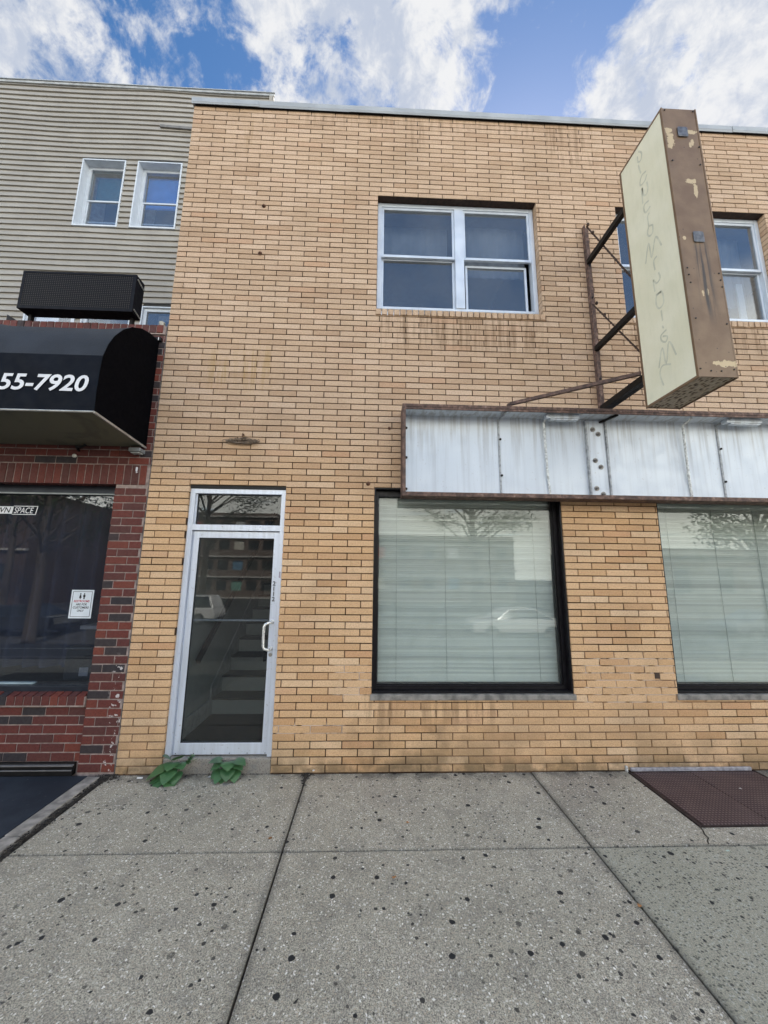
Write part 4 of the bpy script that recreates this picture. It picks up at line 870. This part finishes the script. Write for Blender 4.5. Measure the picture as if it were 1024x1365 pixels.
# ---- litter and dry leaves
LT=plain('litter_paper',(.6,.6,.58),.7); DL=plain('dry_leaf',(.30,.14,.05),.8,var=.4)
def scrap(x,y,s,m_,name,lab,cat,ang=0.,zz=.004,grp=None):
    mb=MB(); n=7; pts=[]
    for k in range(n):
        a=2*math.pi*k/n+ang; r=s*random.uniform(.55,1.); pts.append((x+r*math.cos(a),y+r*.7*math.sin(a),zz+random.uniform(.001,.008)))
    mb.add([(x,y,zz+.006)]+pts,[(0,1+k,1+(k+1)%n) for k in range(n)]); o=mb.build(name,m_); tag(o,lab,cat,grp); return o
random.seed(5)
t=tag(MB().box(-1.985,-1.935,-.075,-.06,.001,.012).build('cigarette_end',LT,bevel=.004),'white cigarette end on the pavement left of the larger weed','litter')
scrap(-1.37,-.06,.016,LT,'paper_scrap','white paper scrap between the two weeds at the door step','litter')
scrap(-.47,-.02,.02,LT,'plastic_scrap','crumpled clear scrap against the wall by the soil filled joint','litter',zz=.03)
scrap(3.15,-.33,.018,LT,'paper_scrap','pale scrap lying on the right leaf of the cellar hatch','litter',zz=.008)
LF=[(.30,-.70,'orange brown dry leaf on the upper slab below the left shop window'),(1.485,-1.42,'orange dry leaf caught in the joint beside the greenish slab'),(.17,-1.20,'faint tan dry leaf just below the crosswise joint'),(-.64,-.85,'tan dry leaf near the crosswise joint left of the long joint')]
for x,y,l in LF: scrap(x,y,.020,DL,'dry_leaf',l,'leaf')
scrap(2.36,-1.03,.02,plain('pale_green_scrap',(.45,.55,.48),.7),'plastic_scrap','pale green scrap on the greenish slab below the hatch','litter')

# ================================================================== ACROSS THE STREET (seen in the glass)
AS=plain('asphalt',(.055,.055,.057),.9,var=.25,scale=2,bump=.4)
mb=MB(); mb.box(-60,60,-4.62,-4.50,-.5,-.003); struct(mb.build('kerb',STONE,bevel=.015))
mb=MB(); mb.add([(-300,-4.62,-.15),(300,-4.62,-.15),(300,-13,-1.15),(-300,-13,-1.15),(-300,-400,-1.2),(300,-400,-1.2)],[(0,3,2,1),(3,4,5,2)]); struct(mb.build('road',AS))
mb=MB(); mb.add([(-300,-4.6,-.32),(-9,-4.6,-.32),(-9,400,-.32),(-300,400,-.32)],[(0,1,2,3)]); mb.add([(-9,-4.6,-.32),(300,-4.6,-.32),(300,400,-.32),(-9,400,-.32)],[(0,1,2,3)]); struct(mb.build('ground',AS))
mb=MB(); mb.box(-60,-9.004,-4.5,.0,-.28,-.004); mb.box(12.004,60,-4.5,.0,-.28,-.004); struct(mb.build('far_pavement',STONE))
mb=MB()
for i in range(16): mb.add([(-60+i*8,-9.0,-.665),(-57+i*8,-9.0,-.665),(-57+i*8,-9.15,-.683),(-60+i*8,-9.15,-.683)],[(0,3,2,1)])
struct(mb.build('lane_marking',plain('road_paint',(.7,.7,.68),.7)))
CG=M('car_glass').bsdf((.02,.025,.03),.06,0.,None,.8); TY=plain('tyre_rubber',(.02,.02,.02),.85); RIM=plain('alloy_rim',(.5,.5,.5),.3,.8); CHR=plain('lamp_lens',(.6,.6,.6),.15,.3)
def car(x,y,z,paint,lab,suv):
    t=thing('parked_car',(x,y,z),lab,'car','cars parked across the street')
    L=4.6; W=1.8
    body=[(-2.3,.35),(-2.32,.62),(-2.2,.82),(-1.1,.95),(.9 if not suv else 2.1,.98),(2.2,.92),(2.32,.6),(2.3,.35)]
    roof=[(-1.2,.94),(-.55,1.40),(.75,1.43),(1.65,.96)] if not suv else [(-1.15,.95),(-.6,1.62),(1.9,1.66),(2.2,.97)]
    b=MB(); b.prism([(x+p,z+q) for p,q in body],'y',y-W/2,y+W/2); B=b.build('body',paint,t,.06,3)
    b=MB(); n=len(roof); vs=[(x+p,y-(W/2-.05 if q<1.2 else W/2-.25),z+q) for p,q in roof]+[(x+p,y+(W/2-.05 if q<1.2 else W/2-.25),z+q) for p,q in roof]
    b.add(vs,[(0,1,2,3),(7,6,5,4)]+[(i,n+i,n+i+1,i+1) for i in range(3)]); b.build('cabin',paint,t,.03)
    for sgn in (-1,1):
        q=[(x+p*.93+(.03),y+sgn*((W/2-.045) if h<1.2 else (W/2-.235)),z+(h*.95+.04)) for p,h in roof]
        g_=MB(); g_.add(q,[(0,1,2,3)]); g_.build('side_glass',CG,t)
    for px in (-1.42,1.42):
        for sgn in (-1,1):
            w=MB().disc((x+px,y+sgn*(W/2+.0)+.1,z+.33),.33,.2,n=22).build('wheel',TY,t); MB().disc((x+px,y+sgn*(W/2)+(.105 if sgn>0 else -.095),z+.33),.2,.01,n=12).build('rim',RIM,w)
    for sgn in (-1,1): MB().box(x-2.33,x-2.28,y+sgn*.65-.18,y+sgn*.65+.18,z+.6,z+.74).build('headlight',CHR,t,.01)
    return t
PWH=plain('white_car_paint',(.75,.75,.74),.25,var=.02,bump=0); PDK=plain('dark_car_paint',(.03,.035,.045),.2,var=.02,bump=0)
car(7.2,-15,-1.18,PWH,'white saloon car parked across the street, mirrored in the left shop window',False)
car(-11.4,-20,-1.18,PWH,'white estate car parked across the street, mirrored in the door glass',True)
car(-16.6,-15,-1.18,PDK,'dark saloon car parked across the street, mirrored in the storefront window',False)
car(20,-15,-1.18,plain('silver_car_paint',(.4,.41,.42),.25,.5,var=.02,bump=0),'silver saloon car parked across the street, mirrored in the right shop window',False)
def tree(x,y,z,h,r,seed,lab):
    random.seed(seed); t=thing('street_tree',(x,y,z),lab,'tree','trees across the street')
    tk=MB(); tk.tube([(x,y,z),(x+.05,y,z+h*.25),(x-.05,y+.05,z+h*.5),(x+.1,y,z+h*.78)],[.24,.19,.15,.05],9); lf=MB(); tips=[]
    for i in range(22):
        a=random.uniform(0,6.28); zz=z+h*random.uniform(.36,.72); rr=r*random.uniform(.55,1.)
        e=Vector((x+rr*math.cos(a),y+rr*math.sin(a),zz+h*random.uniform(.05,.26))); m_=Vector((x+rr*.45*math.cos(a+.2),y+rr*.45*math.sin(a+.2),zz+h*.06))
        tk.tube([(x,y,zz-h*.05),m_,e],[.07,.045,.015],5); tips+=[e,m_.lerp(e,.5),m_.lerp(e,.75)]
    for p in tips:
        for k in range(70):
            c=p+Vector((random.gauss(0,.42),random.gauss(0,.42),random.gauss(0,.32))); s=random.uniform(.05,.11)
            a=Vector((random.uniform(-1,1),random.uniform(-1,1),random.uniform(-1,1))).normalized(); b=a.orthogonal().normalized()
            lf.add([c-a*s,c+b*s*.5,c+a*s,c-b*s*.5],[(0,1,2,3)])
    tk.build('trunk',plain('bark_%d'%seed,(.07,.055,.045),.9),t); lf.build('crown',LFM,t)
LFM=plain('tree_leaf',(.045,.075,.025),.6,var=.4,scale=2,bump=0)
tree(-11.6,-23,-1.1,14,5.4,1,'leafy street tree opposite, mirrored in the glass above the door')
tree(5.8,-17,-1.1,12.5,4.0,2,'leafy street tree opposite, mirrored at the top of the left shop window')
tree(-13.5,-12.0,-1.1,10.5,3.6,5,'broad leafy street tree opposite, mirrored beside the restroom notice')
tree(-24,-22,-1.1,13.5,5.5,6,'wide dark tree opposite, mirrored behind the saloon car')
tree(-17,-24,-1.1,12.5,5.,7,'dense dark tree opposite, mirrored between the other trees')
tree(-18.5,-12.0,-1.1,10.5,3.6,3,'leafy street tree opposite, mirrored in the dark storefront window')
tree(17.5,-12.3,-1.1,9.5,2.6,4,'leafy street tree opposite, mirrored at the corner of the right shop window')
# apartment block and low row
def facade_thing(name,x0,x1,y,z0,z1,wallm,lab,rows,cols,ww,wh,trim):
    t=thing(name,((x0+x1)/2,y,z0),lab,'building','buildings across the street'); opens=[]
    for r in range(rows):
        for c in range(cols):
            cx=x0+(c+.5)*(x1-x0)/cols; cz=z0+(r+.62)*(z1-z0-.6)/rows; opens.append((cx-ww/2,cx+ww/2,cz-wh/2,cz+wh/2))
    mb=MB(); slab_with_openings(mb,x0,x1,z0,z1,y-.3,y,opens); mb.box(x0,x1,y-10,y-9.8,z0,z1); mb.box(x0,x0+.2,y-9.8,y-.3,z0,z1); mb.box(x1-.2,x1,y-9.8,y-.3,z0,z1); mb.box(x0+.2,x1-.2,y-9.8,y-.3,z1-.3,z1-.1); mb.build('wall',wallm,t)
    mb=MB()
    for r in range(rows+1):
        zz=z0+r*(z1-z0-.6)/rows; mb.box(x0-.1,x1+.1,y+.002,y+.35,zz+.02,zz+.2)
    mb.build('floor_band',trim,t)
    cs=[(.55,.56,.56),(.15,.3,.4),(.45,.12,.1),(.6,.6,.55),(.3,.45,.4)]
    for k,(a,b,c,d) in enumerate(opens):
        if (k*7)%3==0: pm=PANES[k%5]
        else: pm=CG
        MB().box(a,b,y-.22,y-.2,c,d).build('window',pm,t)
PANES=[plain('curtain_%s'%n,c,.7,var=.05) for n,c in (('pale',(.55,.56,.56)),('blue',(.12,.25,.38)),('red',(.4,.1,.08)),('cream',(.6,.58,.5)),('green',(.2,.4,.33)))]
facade_thing('apartment_block',-34,-12,-44,-1.2,9.5,plain('block_wall',(.17,.13,.11),.9),'long apartment block with bands of coloured windows, mirrored in the door glass',4,12,1.3,1.2,plain('block_band',(.5,.48,.45),.8))
facade_thing('row_building',18,44,-23,-1.2,4.0,plain('row_wall',(.22,.20,.18),.9),'low flat roofed row building opposite, mirrored in the right shop window',1,8,1.2,1.8,plain('row_band',(.35,.33,.3),.8))
facade_thing('row_building',-9,17,-40,-1.2,6.5,bpy.data.materials['row_wall'],'two storey row building set back opposite, mirrored in the left shop window',2,9,1.3,1.4,bpy.data.materials['row_band'])
facade_thing('row_building',-62,-30,-30,-1.2,9.0,plain('dark_brown_brick',(.06,.04,.035),.9),'brown row building opposite the storefront, mirrored in the dark window',2,9,1.3,1.4,bpy.data.materials['row_band'])
t=thing('street_lamp',(23,-16,-1.2),'tall grey street lamp opposite, mirrored in the right shop window','street lamp')
MB().tube([(23,-16,-1.2),(23,-16,3),(23,-16,6.6)],[.12,.10,.07],10).build('pole',plain('lamp_grey',(.2,.2,.2),.6),t); MB().tube([(23,-16,6.4),(24,-16,6.7),(25,-16,6.75)],.05,8).build('arm',bpy.data.materials['lamp_grey'],t); MB().box(24.8,25.6,-16.15,-15.85,6.66,6.8).build('lamp_head',bpy.data.materials['lamp_grey'],t,.04)

# ================================================================== SKY, SUN, CAMERA
W=bpy.data.worlds.new('World'); S.world=W; W.use_nodes=True; T=W.node_tree; T.nodes.clear()
class WM(M):
    def __init__(s): s.t=T; s.out=T.nodes.new('ShaderNodeOutputWorld'); s._pos=None
w=WM(); SUN_EL,SUN_AZ=R(38),R(22)      # azimuth from +Y towards +X
sky=w.n('TexSky',sky_type='NISHITA',sun_disc=False,sun_elevation=SUN_EL,sun_rotation=SUN_AZ,air_density=1.0,dust_density=.4,ozone_density=2.2)
tc=w.n('TexCoord').outputs['Generated']; X,Y_,Z=w.xyz(tc); zz=w.ma('MAXIMUM',Z,.06)
U=w.ma('DIVIDE',X,zz); V=w.ma('DIVIDE',Y_,zz); P=w.n('CombineXYZ',{0:U,1:V,2:0.}).outputs[0]
ang=w.n('Mapping',{'Vector':P,'Rotation':(0,0,R(-35)),'Scale':(1.9,1.,1.)}).outputs[0]
n1=w.noise(4.2,8,tc,.60,.3); n2=w.noise(11,8,tc,.64,.5); n3=w.noise(34,5,tc,.62,.3)
bias=w.ramp(w.ma('MULTIPLY_ADD',U,.5,.5),[(.10,.64),(.24,.66),(.33,.60),(.365,.50),(.395,.74),(.50,.80),(.575,.68),(.615,.44),(.66,.28),(.71,.46),(.745,.80),(.92,.88)])
bsoft=w.mix(w.mr(Y_,.1,.35),.55,bias)
nb=w.noise(1.1,1.5,P,.4,.1)
f=w.ma('ADD',w.ma('ADD',w.ma('MULTIPLY',n1,.70),w.ma('MULTIPLY',n2,1.0)),w.ma('MULTIPLY',n3,.42)); f=w.mix(w.mr(Y_,0,-.25),f,w.ma('ADD',w.ma('MULTIPLY_ADD',nb,1.2,.27),w.mr(Z,.25,.65,.32,-.27)))
f=w.ma('ADD',w.ma('SUBTRACT',f,w.mr(Y_,0,-.25,1.09,.90)),bsoft)
cl=w.mr(w.ma('ADD',f,w.mr(Z,.90,.97,0,.5)),.42,.70)  # extra cloud added overhead, out of view, to whiten and brighten the ground
shade=w.mr(w.ma('ADD',w.ma('MULTIPLY',w.noise(7,8,tc,.62,.4),.6),w.ma('MULTIPLY',w.noise(24,6,tc,.65,.4),.4)),.42,.60)
# cloud radiance: unseen sky behind the camera boosted and warmed to light the facade
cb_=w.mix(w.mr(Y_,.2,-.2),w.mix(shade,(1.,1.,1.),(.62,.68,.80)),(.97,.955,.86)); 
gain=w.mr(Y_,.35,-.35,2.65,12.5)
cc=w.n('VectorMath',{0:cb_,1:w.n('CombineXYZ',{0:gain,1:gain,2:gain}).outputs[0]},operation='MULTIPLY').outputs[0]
blue=w.n('HueSaturation',{'Color':sky.outputs[0],'Saturation':1.25,'Value':w.mr(Y_,.3,-.1,.46,1.1)}).outputs[0]
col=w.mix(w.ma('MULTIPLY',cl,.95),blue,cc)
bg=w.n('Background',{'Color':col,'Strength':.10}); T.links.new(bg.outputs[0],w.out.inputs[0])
sl=bpy.data.lights.new('Sun','SUN'); sl.energy=3.0; sl.angle=R(.5); sl.color=(1,.95,.87); so=bpy.data.objects.new('Sun',sl); COL.objects.link(so)
sd=Vector((math.sin(SUN_AZ)*math.cos(SUN_EL),math.cos(SUN_AZ)*math.cos(SUN_EL),math.sin(SUN_EL))); so.rotation_euler=sd.to_track_quat('Z','Y').to_euler(); so.location=sd*50
cam=bpy.data.cameras.new('Camera'); co=bpy.data.objects.new('Camera',cam); COL.objects.link(co); S.camera=co
yaw,pit_,roll=R(2.00464),R(9.68933),R(.59896)
fw=Vector((math.sin(yaw)*math.cos(pit_),math.cos(yaw)*math.cos(pit_),math.sin(pit_))); rt=Vector((math.cos(yaw),-math.sin(yaw),0)); up=rt.cross(fw)
r_=math.cos(roll)*rt+math.sin(roll)*up; u_=-math.sin(roll)*rt+math.cos(roll)*up
co.matrix_world=Matrix(((r_.x,u_.x,-fw.x,0),(r_.y,u_.y,-fw.y,-3.71823),(r_.z,u_.z,-fw.z,1.75),(0,0,0,1)))
cam.sensor_fit='VERTICAL'; cam.sensor_height=36; cam.sensor_width=27; cam.lens=36*498.763/1365; cam.clip_start=.05; cam.clip_end=2000
S.render.resolution_x=768; S.render.resolution_y=1024
S.view_settings.view_transform='Standard'; S.view_settings.look='None'; S.view_settings.gamma=1; S.view_settings.exposure=1.80
S.cycles.use_denoising=True; S.cycles.max_bounces=10; S.cycles.transparent_max_bounces=12; S.cycles.diffuse_bounces=5
